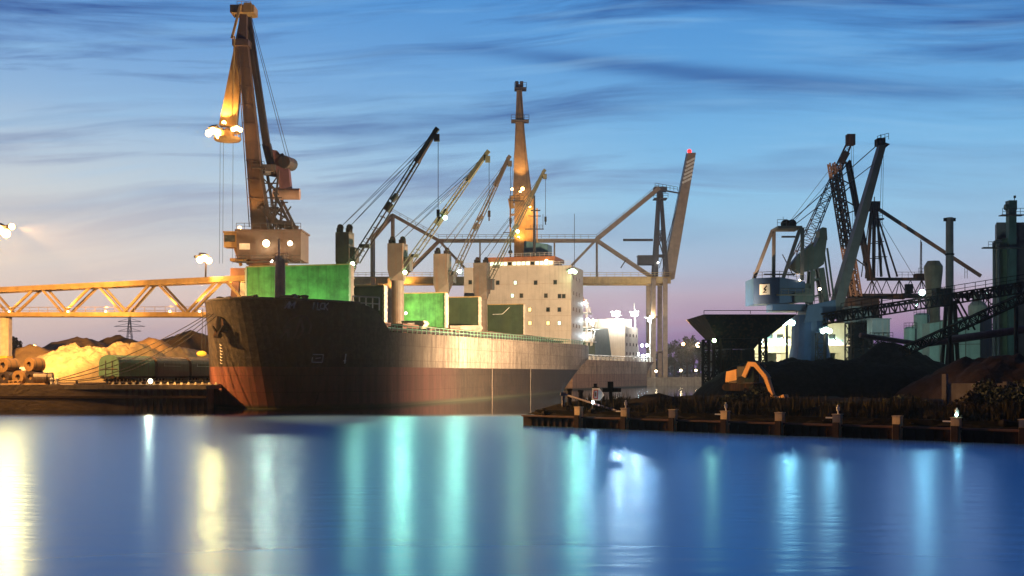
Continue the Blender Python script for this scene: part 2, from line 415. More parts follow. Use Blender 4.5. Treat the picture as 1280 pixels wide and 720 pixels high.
def hull_point(px, z, side=1, off=0.03):
    best = None                                      # first place along the side that is seen at this bearing
    for k in range(3, 1900):
        s = k * 0.1; hw = hull_w(s, z)
        if hw <= 0.01: continue
        p = S3(s, side * hw, z); q = 640 + F * p.x / p.y
        if best is None or abs(q - px) < best[0]: best = (abs(q - px), s)
        elif best[0] < 2.5: break
    s = best[1]; e = 0.3
    a = S3(s - e, side * hull_w(s - e, z), z); b = S3(s + e, side * hull_w(s + e, z), z)
    t = (b - a).normalized(); nrm = V((t.y, -t.x, 0)) * side
    if nrm.dot(V((PT.x, PT.y, 0)) * side) < 0: nrm = -nrm
    up = S3(s, side * hull_w(s, z + .5), z + .5) - S3(s, side * hull_w(s, z), z)
    return S3(s, side * hull_w(s, z), z) + nrm * off, t, up.normalized(), nrm
def zline(py, D): return Z(py, D)

def hull_material(name, boot, top, bottom, worn, aft=False):
    m = bpy.data.materials.new(name); m.use_nodes = True
    nt = m.node_tree; N = nt.nodes; L = nt.links; b = N['Principled BSDF']; b.inputs['Roughness'].default_value = 0.7; b.inputs['Specular IOR Level'].default_value = 0.15
    g = N.new('ShaderNodeNewGeometry'); sp = N.new('ShaderNodeSeparateXYZ'); L.new(g.outputs['Position'], sp.inputs[0])
    mp = N.new('ShaderNodeMapping'); mp.inputs['Scale'].default_value = (1, 1, 0.09); L.new(g.outputs['Position'], mp.inputs['Vector'])
    def noise(sc, vec, det=6, ro=0.6):
        n = N.new('ShaderNodeTexNoise'); n.inputs['Scale'].default_value = sc; n.inputs['Detail'].default_value = det; n.inputs['Roughness'].default_value = ro
        L.new(vec, n.inputs['Vector']); return n.outputs['Fac']
    def rmp(src, a, b_, ca, cb):
        r = N.new('ShaderNodeValToRGB'); r.color_ramp.elements[0].position = a; r.color_ramp.elements[1].position = b_
        r.color_ramp.elements[0].color = list(ca) + [1]; r.color_ramp.elements[1].color = list(cb) + [1]; L.new(src, r.inputs[0]); return r.outputs[0]
    def mx(f, a, b_):
        n = N.new('ShaderNodeMixRGB')
        for i, v in enumerate((f, a, b_)):
            if isinstance(v, float): n.inputs[i].default_value = v
            elif isinstance(v, tuple): n.inputs[i].default_value = list(v) + [1]
            else: L.new(v, n.inputs[i])
        return n.outputs[0]
    fine = noise(0.9, mp.outputs[0]); patch = noise(0.12, g.outputs['Position'], 5); grain = noise(1.6, g.outputs['Position'], 8, 0.75)
    wf = rmp(patch, .35, .7, (0, 0, 0), (1, 1, 1))
    if aft:                                          # topsides pale aft: wear, plus the bow's shade put into the paint
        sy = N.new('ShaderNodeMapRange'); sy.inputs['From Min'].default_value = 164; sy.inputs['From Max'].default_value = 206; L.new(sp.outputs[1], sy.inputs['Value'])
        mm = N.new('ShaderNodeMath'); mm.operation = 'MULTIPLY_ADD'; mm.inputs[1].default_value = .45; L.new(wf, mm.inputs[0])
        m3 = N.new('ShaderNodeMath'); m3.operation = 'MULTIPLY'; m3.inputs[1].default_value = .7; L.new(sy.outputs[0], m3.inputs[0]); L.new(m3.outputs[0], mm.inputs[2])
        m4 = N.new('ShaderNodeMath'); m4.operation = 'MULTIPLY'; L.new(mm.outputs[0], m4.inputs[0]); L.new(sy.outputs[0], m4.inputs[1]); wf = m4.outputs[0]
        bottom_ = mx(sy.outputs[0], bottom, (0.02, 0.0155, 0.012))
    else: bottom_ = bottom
    t1 = mx(wf, top, worn)
    t1 = mx(rmp(fine, .5, .68, (0, 0, 0), (.65, .65, .65)), t1, (0.05, 0.036, 0.028))
    t1 = mx(rmp(grain, .45, .62, (0, 0, 0), (.55, .55, .55)), t1, tuple(c * 0.3 for c in worn))
    scr = noise(2.6, mp.outputs[0], 8, .7)
    t1 = mx(rmp(scr, .50, .60, (0, 0, 0), (.55, .55, .55)), t1, (0.022, 0.017, 0.014))
    t2 = mx(rmp(fine, .42, .62, (0, 0, 0), (.4, .4, .4)), bottom_, (0.016, 0.011, 0.009))
    t2 = mx(rmp(scr, .52, .62, (0, 0, 0), (.5, .5, .5)), t2, (0.07, 0.045, 0.03))
    t2 = mx(rmp(grain, .5, .68, (0, 0, 0), (.5, .5, .5)), t2, (0.05, 0.036, 0.026))
    cb = N.new('ShaderNodeCombineXYZ'); L.new(sp.outputs[1], cb.inputs[0]); L.new(sp.outputs[2], cb.inputs[1])
    bk = N.new('ShaderNodeTexBrick'); bk.inputs['Scale'].default_value = 1.0; bk.inputs['Brick Width'].default_value = 7.5; bk.inputs['Row Height'].default_value = 2.3; bk.inputs['Mortar Size'].default_value = 0.05
    bk.inputs['Color1'].default_value = (1, 1, 1, 1); bk.inputs['Color2'].default_value = (.80, .80, .80, 1); bk.inputs['Mortar'].default_value = (.55, .5, .45, 1); L.new(cb.outputs[0], bk.inputs['Vector'])
    def mul(a):
        n = N.new('ShaderNodeMixRGB'); n.blend_type = 'MULTIPLY'; n.inputs[0].default_value = .8; L.new(a, n.inputs[1]); L.new(bk.outputs['Color'], n.inputs[2]); return n.outputs[0]
    t1 = mul(t1); t2 = mul(t2)
    # weed at the waterline and the sharp paint line
    wv = N.new('ShaderNodeMath'); wv.operation = 'MULTIPLY_ADD'; wv.inputs[1].default_value = 0.5; L.new(fine, wv.inputs[0]); L.new(sp.outputs[2], wv.inputs[2])
    low = rmp(sp.outputs[2], 0, 1, (0, 0, 0), (1, 1, 1))
    mr = N.new('ShaderNodeMapRange'); mr.inputs['From Min'].default_value = boot - .02; mr.inputs['From Max'].default_value = boot + .02; L.new(sp.outputs[2], mr.inputs['Value'])
    mw = N.new('ShaderNodeMapRange'); mw.inputs['From Min'].default_value = 0.5; mw.inputs['From Max'].default_value = 0.9; L.new(wv.outputs[0], mw.inputs['Value'])
    t2 = mx(mw.outputs[0], (0.03, 0.03, 0.02), t2)
    L.new(mx(mr.outputs[0], t2, t1), b.inputs['Base Color'])
    bp = N.new('ShaderNodeBump'); bp.inputs['Strength'].default_value = 0.25; bp.inputs['Distance'].default_value = 0.1
    L.new(noise(0.5, g.outputs['Position'], 3), bp.inputs['Height']); L.new(bp.outputs[0], b.inputs['Normal'])
    return m

ship = thing('bulk_carrier', S3(90, 0, 0), 'large bulk carrier with black and red hull, upright green hatch covers and four deck cranes', 'ship')
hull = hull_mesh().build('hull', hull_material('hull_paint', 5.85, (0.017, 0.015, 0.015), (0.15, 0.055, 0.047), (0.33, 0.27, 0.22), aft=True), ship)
hull['label'] = 'black ship hull with red underwater paint and rust streaks'
# bulwark cap, fairleads and windlass on the forecastle
fc = MB()
pts = [S3(s, sd * hull_w(s, 15) * .99, 15.05) for sd, ss in ((-1, (14, 10, 7, 4, 2, 1, .4, .1)), (1, (.1, .4, 1, 2, 4, 7, 10, 14))) for s in ss]
fc.path(pts, 0.18)
fc.build('bulwark_rail', dark, ship)
for px, py in ((372, 376), (381, 374), (450, 383), (457, 381), (275, 372), (287, 374)):
    s = 12 if px < 440 else 18; x, y = S2(s, offs(px, s)); z0 = ztop(s)
    MB().lathe((x, y, z0 - .1), [(0.42, 0), (0.42, .9), (0.55, 1.0), (0.55, 1.2), (0.1, 1.3)], 10).build('mooring_bitt', dark, ship)
for o in (-3, 3):
    wd = MB(); c = S3(9, o, 15.5); d = V((PT.x, PT.y, 0)); wd.tube(c - d * 1.0, c + d * 1.0, 0.5, n=14); wd.tube(c + d * .95, c + d * 1.3, .65, n=14); wd.box(c - V((0, 0, .6)), (3.4, 1.2, 0.8), math.atan2(PT.y, PT.x))
    wd.build('windlass', dark, ship)
fm = MB(); b0 = S3(12.5, 0, 14.9); fm.tube(b0, b0 + V((0, 0, 7.0)), 0.62, 0.5, n=12); fm.tube(b0 + V((0, 0, 7)), b0 + V((0, 0, 9.5)), .16, .1)
fm.box(b0 + V((0.5, 0, 6.3)), (1.9, 1.2, .15)); fm.rail([b0 + V((-.4, -.6, 6.4)), b0 + V((1.4, -.6, 6.4))], 1.0, .6, .04); fm.box(b0 + V((0.7, -.2, 3.6)), (.5, .4, 6))
fmast = fm.build('foremast', cream, ship)
flood(ship, b0 + V((-1.2, 0.6, 6.4)), WHT, 0, 0.2, (0.2, 1, -.3))
# rail panel at the forecastle break
rp = MB(); a, b = SP(441, 386, 20), SP(474, 388, 20); rp.rail([a, b], 1.9, 0.85, 0.09); rp.bar(a + V((0, 0, 1.9)), b + V((0, 0, 1.9)), .2); rp.build('forecastle_rail', white, ship)
# anchors with their recesses
for side, px, z in ((-1, 279, 11.6), (1, 383, 10.4)):
    if side == 1: continue
    p, t, u, nr = hull_point(px, z, side, 0.25)
    am = MB(); am.tube(p - nr * .6, p + nr * .35, 1.15, 1.0, n=14)
    am.bar(p + nr * .4 + V((0, 0, 1.1)), p + nr * .5 - V((0, 0, 1.6)), .45)
    c = p + nr * .6 - V((0, 0, 1.5))
    am.bar(c, c + t * 1.2 + V((0, 0, 1.3)), .5, .4, .15, .15); am.bar(c, c - t * 1.2 + V((0, 0, 1.3)), .5, .4, .15, .15); am.tube(c - t * .6, c + t * .6, .35)
    am.build('anchor', black, ship)
# marks on the bow: name, emblem, bulb and draught marks
mk = mat('mark_white', (0.55, 0.53, 0.5), 0.7); mkd = mat('mark_faded', (0.09, 0.075, 0.07), 0.7, var=0.4)
def stroke(mb, px, z, seg, side=1, wd=.16):
    p, t, u, nr = hull_point(px, z, side, 0.05)
    if t.x < 0: t = -t
    for (x1, y1, x2, y2) in seg: mb.bar(p + t * x1 + u * y1, p + t * x2 + u * y2, wd, .05, up=nr)
GL = {'I': [(0, 0, 0, 1)], 'L': [(0, 0, 0, 1), (0, 0, .5, 0)], 'C': [(.6, .15, .1, .15), (.1, .15, 0, .5), (0, .5, .1, .9), (.1, .9, .6, .9)], 'K': [(0, 0, 0, 1), (0, .45, .6, 1), (0.1, .5, .6, 0)],
      'M': [(0, 0, 0, 1), (0, 1, .4, .4), (.4, .4, .8, 1), (.8, 1, .8, 0)], 'A': [(0, 0, .35, 1), (.35, 1, .7, 0)]}
for word in (((356, 'A'), (360, 'M')), ((391, 'I'), (395.5, 'L'), (400, 'C'), (405, 'K'))):
    nm = MB()
    for px, ch in word: stroke(nm, px, 13.75, GL[ch])
    nm.build('name_lettering', mk, ship)
em = MB(); cx = 372
ring = [(1.9 * math.cos(a), 1.9 * math.sin(a)) for a in [R(200 - i * 22) for i in range(11)]]
stroke(em, cx, 11.0, [(a[0], a[1], b[0], b[1]) for a, b in zip(ring[:-1], ring[1:])], wd=.3)
stroke(em, cx, 11.0, [(-.2, -1.3, .1, 1.6), (.1, 1.6, .9, -.2), (.9, -.2, .2, -1.3), (-2.2, -1.4, -1.4, .1), (-1.4, .1, -1.0, -1.2)], wd=.35)
em.build('bow_emblem', mkd, ship)
bm_ = MB(); stroke(bm_, 397, 7.0, [(-.8, -.55, .8, -.55), (-.8, .55, .8, .55), (-.8, -.55, -.8, .2), (.8, -.55, .8, .55), (-.3, 0, .5, .1)], wd=.13); bm_.build('bulb_mark', mk, ship); bm_ = MB()
stroke(bm_, 431, 7.0, [(0, -.7, .15, .7), (-.2, -.3, .2, -.3)], wd=.18); bm_.build('draught_scale', mk, ship)
for i in range(7): dm = MB(); stroke(dm, 277, 6.3 + i * .42, [(-.2, 0, .2, 0), (-.2, 0, -.2, .22)], side=-1, wd=.1); dm.build('draught_mark', mk, ship)

# hatch coamings and upright hatch covers
for s in (36, 62, 89, 117):
    pass
cm = MB()
for s0, s1 in ((25, 34.5), (40, 58), (66, 85), (93, 113), (121, 146)):
    c = S3((s0 + s1) / 2, 0, ztop(s0) + .9); cm.box(c, (18, s1 - s0, 2.0), math.atan2(PT.y, PT.x))
cm.build('hatch_coaming', brown, ship)
def cover(px0, px1, py, s, zb, material, th=1.1, ribs=6, lab=None):
    o0, o1 = offs(px0, s), offs(px1, s); zt = SP((px0 + px1) / 2, py, s).z
    m = MB(); c = S3(s, (o0 + o1) / 2, (zt + zb) / 2); m.box(c, (o1 - o0, th, zt - zb), math.atan2(PT.y, PT.x))
    for k in range(ribs):
        z = zb + (zt - zb) * (k + .5) / ribs
        m.box(S3(s + th / 2 + .15, (o0 + o1) / 2, z), (o1 - o0 - .4, .3, .25), math.atan2(PT.y, PT.x))
    cv = m.build('hatch_cover', material, ship)
    if lab: cv['label'] = lab
    e = MB(); e.box(S3(s, (o0 + o1) / 2, zt + .09), (o1 - o0 + .3, th + .3, .18), math.atan2(PT.y, PT.x))
    e.build('cover_edge', ochre, cv)
    for sd, oo in ((1, o1 + .18), (-1, o0 - .18)):
        e = MB(); e.box(S3(s - .05, oo, (zt + zb) / 2), (.3, th + .2, zt - zb), math.atan2(PT.y, PT.x))
        for k in range(7):
            e.tube(S3(s - th / 2 - .2, oo, zb + .8 + (zt - zb - 1.4) * k / 6), S3(s + th / 2 + .2, oo, zb + .8 + (zt - zb - 1.4) * k / 6), .22, n=8)
        e.build('cover_frame', cream, cv)
    return cv
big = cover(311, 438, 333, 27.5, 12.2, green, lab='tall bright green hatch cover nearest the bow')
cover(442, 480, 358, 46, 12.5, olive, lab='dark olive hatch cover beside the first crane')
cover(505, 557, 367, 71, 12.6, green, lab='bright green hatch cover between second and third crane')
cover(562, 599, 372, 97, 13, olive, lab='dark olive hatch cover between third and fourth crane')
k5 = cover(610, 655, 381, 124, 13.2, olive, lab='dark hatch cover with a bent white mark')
a_, b_, c_ = SP(616, 393, 123.3), SP(628, 392.5, 123.3), SP(637, 384, 123.3)
m = MB(); m.bar(a_, b_, .3, .08); m.bar(b_, c_, .3, .08); m.build('white_mark', white, k5)
# cargo gear along the port deck edge
for px0, px1, py0, py1, s in ((501, 531, 401, 409, 48), (562, 600, 407, 414, 92), (612, 645, 410, 417, 130)):
    a, b = SP(px0, py1, s), SP(px1, py1, s); z1 = SP(px0, py0, s).z
    m = MB(); m.prism([a + V((.6, 0, -.4)), b + V((-.8, 0, -.4)), V((b.x, b.y, z1 - .5)), V((b.x - .3, b.y, z1)), V((a.x, a.y, z1))], (0.6, 2.2, 0))
    m.box((a + b) / 2 + V((0, -.06, .5)), (1.8, .12, .5)); m.build('side_hatch_panel', cream, ship)
m = MB()
for i in range(26):
    s = 24 + i * 4.8; m.box(S3(s, 11.2 + random.uniform(-.6, .6), ztop(s) + .55), (random.uniform(.6, 1.8), random.uniform(.6, 2), random.uniform(.7, 1.6)))
m.tube(S3(22, 12.3, 11.7), S3(150, 12.3, 13), .22); m.tube(S3(22, 11.7, 11.6), S3(150, 11.7, 12.9), .18)
m.build('deck_gear', dark, ship)
railm = mat('rail_green', (0.16, 0.32, 0.22), 0.6)
m = MB(); m.rail([S3(s, 14.05 if s < 160 else hull_w(s, 12) - .2, ztop(s) + .02) for s in (21.5, 60, 100, 150, 172, 180, 189)], 1.1, 2.2, .06); m.build('deck_rail', railm, ship)
# drainage scars on the side are in the hull paint; ladder rubs stay as fenders
for px in (615, 663):
    p, t, u, nr = hull_point(px, 3.5, 1, .05)
    MB().bar(p - V((0, 0, 3.6)), p + V((0, 0, 2.3)), .13, .1).build('side_fender_strip', grey, ship)

# four deck cranes
def deck_crane(s, pxc, py_top, py_box, wpx, piv, tip, col, lamp=None, lampmid=None, lit=jibm):
    x, y = S2(s, 0); pw = wpx * y / F; cx = X(pxc, y); zt, zb = Z(py_top, y), Z(py_box, y); zd = ztop(s)
    ang = math.atan2(PT.y, PT.x)
    m = MB(); m.tube((cx, y, zd - .2), (cx, y, zb + .4), pw * .40, pw * .40, n=18)
    m.box((cx, y, (zt + zb) / 2 + .4), (pw, pw * .95, zt - zb - .8), ang)
    m.hull8([(cx - pw * .42, y - pw * .42, zb - 1.2), (cx + pw * .42, y - pw * .42, zb - 1.2), (cx + pw * .42, y + pw * .42, zb - 1.2), (cx - pw * .42, y + pw * .42, zb - 1.2)],
            [V((cx, y, zb + .8)) + Matrix.Rotation(ang, 3, 'Z') @ V((i * pw / 2, j * pw * .475, 0)) for i, j in ((-1, -1), (1, -1), (1, 1), (-1, 1))])
    post = m.build('deck_crane', col, ship)
    h = MB()
    for o in (-.34, .30):
        b = V((cx + o * pw, y, zt - .1)); h.box(b + V((0, 0, .35)), (pw * .30, pw * .5, 1.0), ang); h.tube(b + V((.1, -pw * .2, 1.0)), b + V((.1, pw * .2, 1.0)), .5, n=10)
    h.build('sheave_head', black, post)
    o_p = offs(piv[0], s); dz = V((A.x, A.y, 0))
    pv = SP(piv[0], piv[1], s); tp = SP(tip[0], tip[1], s)
    j = MB(); dirv = (tp - pv); L_ = dirv.length; e = pv + dirv * .78
    for k in (-1, 1):
        a0 = pv + dz * k * 1.15; a1 = e + dz * k * .55
        u = V((-dirv.z, 0, dirv.x)).normalized()
        j.tube(a0 + u * .35, a1 + u * .3, .115, n=6); j.tube(a0 - u * .35, a1 - u * .3, .115, n=6)
        for q in range(8):
            t = (q + .5) / 8; j.bar(a0.lerp(a1, t) + u * .35, a0.lerp(a1, t) - u * .35, .07)
    for q in range(10):
        t = q / 9; j.tube(pv.lerp(e, t) + dz * (1.15 - .6 * t), pv.lerp(e, t) - dz * (1.15 - .6 * t), .1, n=5)
    j.bar(pv.lerp(tp, .76), tp, 1.0, .8, .65, .6); j.box(tp - dirv.normalized() * .7 + V((.5, 0, -.6)), (.9, .9, 1.1)); j.box(tp, (.9, .9, .7), 0, Matrix.Rotation(-.9, 3, 'Y'))
    j.box(pv.lerp(tp, .42), (1.5, 1.6, .9), 0, Matrix.Rotation(-.9, 3, 'Y')); j.box(pv.lerp(tp, .49), (1.3, 1.4, .7), 0, Matrix.Rotation(-.9, 3, 'Y')); j.box(pv.lerp(tp, .12), (1.7, 1.8, .5))
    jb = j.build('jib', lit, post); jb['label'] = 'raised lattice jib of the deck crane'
    c = MB(); cc = V((cx + pw * .6, y - .2, (zb * 1.4 + zt * .6) / 2)); c.box(cc, (pw * .55, 1.9, 2.2), ang); c.box(cc + V((0, 0, 1.25)), (pw * .65, 2.1, .2), ang)
    c.bar(V((cx + pw * .45, y, zb + .2)), pv, .7, .9); c.bar(V((cx, y, zb - 3.4)), pv + V((-.2, 0, -.6)), .5, .9)
    c.build('operator_cab', dark, post)
    r = MB()
    for k in (-1, 1):
        r.tube(V((cx + k * .3 * pw, y, zt + .9)), tp - dirv.normalized() * .8 + dz * k * .3, .045, n=4)
        r.tube(V((cx + k * .3 * pw, y, zt + .9)), pv.lerp(tp, .86) + dz * k * .3, .045, n=4)
    r.build('luffing_rope', rope, post)
    hk = MB(); q = tp + V((.35, 0, -.8)); ln = 9.5 + (s * .07) % 4; hk.tube(q, q - V((0, 0, ln)), .05, n=4); hk.box(q - V((0, 0, ln + .5)), (.5, .5, 1.1)); hk.tube(q - V((0, 0, ln + 1)), q - V((0, 0, ln + 1.8)), .12)
    hk.build('hook', black, post)
    if lamp: flood(post, SP(*lamp[0], s) + V((0, -1.3, 0)), GRN, lamp[1] * 1.6, lamp[2], (.35, -.8, -.7) if s < 50 else (-.5, -.6, -.3))
    if lampmid: flood(post, SP(*lampmid[0], s) + V((0, -1.0, 0)), GRN, lampmid[1], lampmid[2], (-.1, -.9, -.5))
    return post
deck_crane(36.8, 431, 291, 333, 18, (444, 327), (545, 163), grey, ((442, 331), 9000, .35))
deck_crane(61.7, 497, 305, 343, 20, (505, 337), (609, 191), ochre_grey if 'ochre_grey' in globals() else grey, ((507, 341), 14000, .35), ((557, 273), 7000, .38), lit=mat('jib_steel_lit', (0.06, 0.07, 0.05), .6, rust=.3))  # paler copy of the jib steel, lamplight put into its colour
deck_crane(88.5, 553, 318, 360, 18, (566, 345), (636, 197), grey, ((575, 340), 11000, .38))
deck_crane(117, 602, 329, 368, 17, (612, 349), (680, 214), grey, None, ((647, 290), 9000, .35), lit=mat('jib_steel_lit', (0.34, 0.36, 0.30), .6))
# lamps added low on the deck, mostly hidden, to colour the hatch covers
flood(ship, SP(508, 392, 66) + V((0, -1.5, .0)), GRN, 6000, .25, (.2, 1, .2), 'deck_lamp')
flood(ship, S3(19.5, 2, 14.3), GRN, 11000, .2, (.1, 1, .35), 'deck_lamp')
flood(ship, S3(19.5, -8, 14.3), GRN, 11000, .2, (.1, 1, .35), 'deck_lamp')

# accommodation block
s0, s1 = 155, 171; xl, xr = offs(580, s0), offs(714, s0)
ang = math.atan2(PT.y, PT.x); zb, zt = 12.2, SP(650, 333, s0).z
m = MB(); m.box(S3((s0 + s1) / 2, (xl + xr) / 2, (zb + zt) / 2), (xr - xl, s1 - s0, zt - zb), ang)
sup = m.build('superstructure', mat('deckhouse_cream', (0.48, 0.43, 0.38), .6, var=.12, scale=.3, streak=.25), ship)
m = MB(); a, b = SP(614, 327, s0), SP(690, 327, s0)
oo0, oo1 = offs(612, s0), offs(692, s0)
m.box(S3(s0 + 5, (oo0 + oo1) / 2, zt + 1.9), (oo1 - oo0 + 1, 12, 1.1), ang); m.build('bridge_roof', mat('orange_fascia', (0.34, 0.13, 0.05), .6, streak=.2), sup)
m = MB(); m.box(S3(s0 + 5, (oo0 + oo1) / 2, zt + .65), (oo1 - oo0, 10.5, 1.5), ang); wh = m.build('wheelhouse', cream, sup)
for i in range(14):
    o = oo0 + .7 + (oo1 - oo0 - 1.4) * i / 13
    MB().box(S3(s0 - .27, o, zt + .75), (.95, .08, .85), ang).build('bridge_window', emis('lit_window_pale', (.75, 1, .8), 1.1) if i not in (4, 9) else mat('dark_glass', (.02, .03, .03), .15), wh)
m = MB(); m.rail([S3(s0 + .2, o, zt) for o in (xl + .2, oo0)], 1.1, 1.2, .05); m.rail([S3(s0 + .2, o, zt) for o in (oo1, xr - .2)], 1.1, 1.2, .05); m.rail([S3(s0, o, zt + 2.45) for o in (oo0, oo1)], 1.0, 1.2, .04)
m.build('bridge_rail', white, sup)
dk_glass = mat('dark_glass', (.02, .03, .03), .15); lit_y = emis('lit_window_yellow', (1, .72, .3), 1.6); lit_w = emis('lit_window_pale', (.75, 1, .8), 1.1)
for cx_, cy_, k in ((353, 238, 0), (465, 240, 0), (537, 240, 1), (620, 240, 0), (700, 238, 0), (525, 293, 1), (562, 293, 0), (662, 293, 0), (718, 295, 0), (735, 295, 0), (671, 350, 0), (717, 350, 0), (596, 350, 2), (597, 405, 2), (671, 405, 2), (717, 405, 1), (760, 240, 0), (410, 293, 0)):
    px, py = 480 + cx_ * .3057, 280 + cy_ * .3057; p = SP(px, py, s0 - .05)
    if px > 712: continue
    f = MB(); f.box(p, (1.0, .1, 1.2), ang); fo = f.build('porthole', grey, sup)
    MB().box(p + V((-.02, -.07, 0)), (.75, .06, .95), ang).build('pane', (dk_glass, lit_w, lit_y)[k], fo)
for z in (17.5, 21.8, 26, 30):
    for i in range(3):
        p = S3(158 + i * 4, xr + .04, z); f = MB(); f.box(p, (.1, .8, 1.0), ang); fo = f.build('porthole', grey, sup); MB().box(p + V((.05, 0, 0)), (.06, .5, .7), ang).build('pane', dk_glass, fo)
m = MB()
for z in (16, 20, 24.3, 28.5): m.box(S3(s0 - .02, (xl + xr) / 2, z), (xr - xl + .02, .08, .12), ang)
m.build('deck_seam', mat('seam', (.40, .33, .27), .7), sup)
# small yellow-lit house in front, funnel, radar mast
m = MB(); c = SP(583, 362, 140); m.box((c.x, c.y, 18.0), (10, 3, 11.0), ang); m.build('crane_store', cream, ship)
m = MB(); f0 = S3(174, 0, zt - 8); w_ = 3.6
fx = offs(672, 174)
m.hull8([S3(174 + j * 3, fx + i * w_, 24) for i, j in ((-1, -1), (1, -1), (1, 1), (-1, 1))], [S3(174.5 + j * 2.6, fx + i * w_ * .95, Z(301 if i < 0 else 306, 322)) for i, j in ((-1, -1), (1, -1), (1, 1), (-1, 1))])
fn = m.build('funnel', mat('funnel_blue', (0.10, 0.22, 0.27), .5, streak=.2), ship)
m = MB(); p = S3(172, offs(676, 172), 38)
for o in (-.8, .4): m.tube(S3(174, fx + o, 36), S3(174, fx + o, 40.5), .32)
m.build('exhaust_pipe', black, fn)
m = MB(); p = S3(160, offs(668, 160), zt + 2.4); m.tube(p, p + V((0, 0, 17)), .45, .2); m.box(p + V((0, 0, 8)), (5, .4, .25)); m.box(p + V((0, 0, 11.5)), (3.4, .4, .2)); m.box(p + V((.3, 0, 13)), (2.6, .3, .3)); m.rail([p + V((-1, -.6, 8)), p + V((2.2, -.6, 8))], 1, .7, .04); m.bar(p + V((2.3, 0, 8)), p + V((2.3, 0, 12)), .12)
m.build('radar_mast', dark, ship)
m = MB(); p = S3(158, offs(638, 158), zt + 2.4); m.tube(p, p + V((0, 0, 7)), .22); m.box(p + V((0, 0, 7)), (4, .2, .2)); m.ball(p + V((0, 0, 1.8)), .6); m.tube(S3(158, offs(718, 158), 33), S3(158, offs(718, 158), 47), .07); m.build('aerial', dark, ship)
# bridge-wing flood, top lamp
flood(ship, SP(714, 340, 155) + V((.3, -1.6, 0)), GRN, 30000, .9, (.5, -.8, -.5))
flood(ship, SP(683, 326, 154), WARM, 3000, .35, (.1, -1, -.2))
flood(ship, SP(606, 335, 153), WARM, 1500, .25, (-.1, -1, -.2))
# stern decks with lifeboat, all brightly lit
sd = MB(); rl = MB()
def st(px, py, s=174): return SP(px, py, s)
for py in (391, 409, 427):
    a, b = st(716, py), st(743 if py > 400 else 738, py); sd.box((a + b) / 2 + V((0, 2.5, 0)), ((b - a).length, 8, .3), ang)
    rl.rail([a + V((0, -1.4, .2)), b + V((0, -1.4, .2))], 1.2, 1.1, .06)
for px in (717, 722, 728, 734, 740):
    a, b = st(px, 432), st(px, 380 if px < 737 else 405); sd.tube(a, b, .16); sd.tube(a + V((0, 5, 0)), b + V((0, 5, 0)), .16)
sd.bar(st(735, 391), st(729, 372), .3); sd.bar(st(738, 391), st(733, 374), .3); sd.bar(st(729, 372), st(736, 380), .25); sd.bar(st(740, 430), st(747, 400), .25); sd.bar(st(719, 409), st(726, 427), .2)
sd.box(st(731, 420) + V((0, 3, 0)), (4.6, 4, 2.6), ang); sd.box(st(722, 401) + V((0, 3, 0)), (3, 4, 2.4), ang)
sd.build('stern_decks', white, ship); rl.build('stern_rail', white, ship)
m = MB(); c = st(724, 377); m.ball(c, 1.0, 14, 10, (1.5, 3.2, 2.2)); m.ball(c + V((0, 0, -2.0)), 1.0, 10, 6, (1.1, 2.2, .9))
lb = m.build('lifeboat', mat('lifeboat_orange', (0.55, 0.24, 0.12), .5), ship, True)
MB().box(c + V((0, -2.4, 1.4)), (1.2, 1.5, .6)).build('cab_window', dk_glass, lb)
for px, py, pw, r in ((717, 399, 2600, .5), (725, 401, 2200, .42), (734, 400, 2200, .42), (731, 379, 1200, .38), (719, 418, 2200, .42), (728, 419, 2200, .42), (737, 418, 2200, .42)):
    flood(ship, st(px, py) + V((0, -1.5, 0)), COOL, pw, r, (.2, -1, -.4), 'deck_lamp', em=40)
flood(ship, S3(186, 9, 19.0), WARM, 16000, .55, (.5, .4, -.6), 'deck_lamp')
# ------------------------------------------------------------------ second ship astern
C2 = V((22, 345)); A2 = V((30, 75)).normalized(); Q2 = V((A2.y, -A2.x)); L2 = (V((30, 75))).length
def T3(s, o, z): v = C2 + A2 * s + Q2 * o; return V((v.x, v.y, z))
sh2 = thing('coaster', T3(40, -10, 0), 'smaller cargo ship lit by white masthead lamps, moored astern of the bulk carrier', 'ship')
vs = []; fs = []; st_ = [-12, 0, 30, 60, 70, 76, 80, 80.7]; nz = 8
for s in st_:
    for side in (0, 1):
        for j in range(nz + 1):
            z = -2 + 10.9 * j / nz; zf = max(0, min(1, z / 8.9)); over = 6.5 * (1 - zf)
            sc = min(s, 80.7 - over if s > 60 else s); b = 11 * (1 if s < 70 else lerp(.35, 1, zf) if s > 79 else lerp(lerp(.55, 1, zf), 1, (80 - s) / 10))
            vs.append(T3(sc, -11 + b * (1 if side == 0 else -1), z))
for i in range(len(st_) - 1):
    g = lambda i, sd, j: (i * 2 + sd) * (nz + 1) + j
    for sd in (0, 1):
        for j in range(nz): fs.append((g(i, sd, j), g(i + 1, sd, j), g(i + 1, sd, j + 1), g(i, sd, j + 1)))
    fs.append((g(i, 0, nz), g(i + 1, 0, nz), g(i + 1, 1, nz), g(i, 1, nz)))
e = len(st_) - 1
for j in range(nz): fs.append((g(e, 0, j), g(e, 1, j), g(e, 1, j + 1), g(e, 0, j + 1))); fs.append((g(0, 0, j), g(0, 1, j), g(0, 1, j + 1), g(0, 0, j + 1)))
MB().add(vs, fs).build('hull', hull_material('coaster_lit_paint', 4.6, (0.44, 0.30, 0.20), (0.34, 0.20, 0.13), (0.48, 0.34, 0.23)), sh2)  # orange lamplight on the hull is put into these paint colours
ang2 = math.atan2(Q2.y, Q2.x)
m = MB(); m.box(T3(52, -9, 14.5), (17, 16, 12), ang2); m.box(T3(50, -9, 21.8), (15, 10, 2.8), ang2); hs = m.build('deckhouse', mat('deckhouse_cream', (0.5, .42, .34)), sh2)
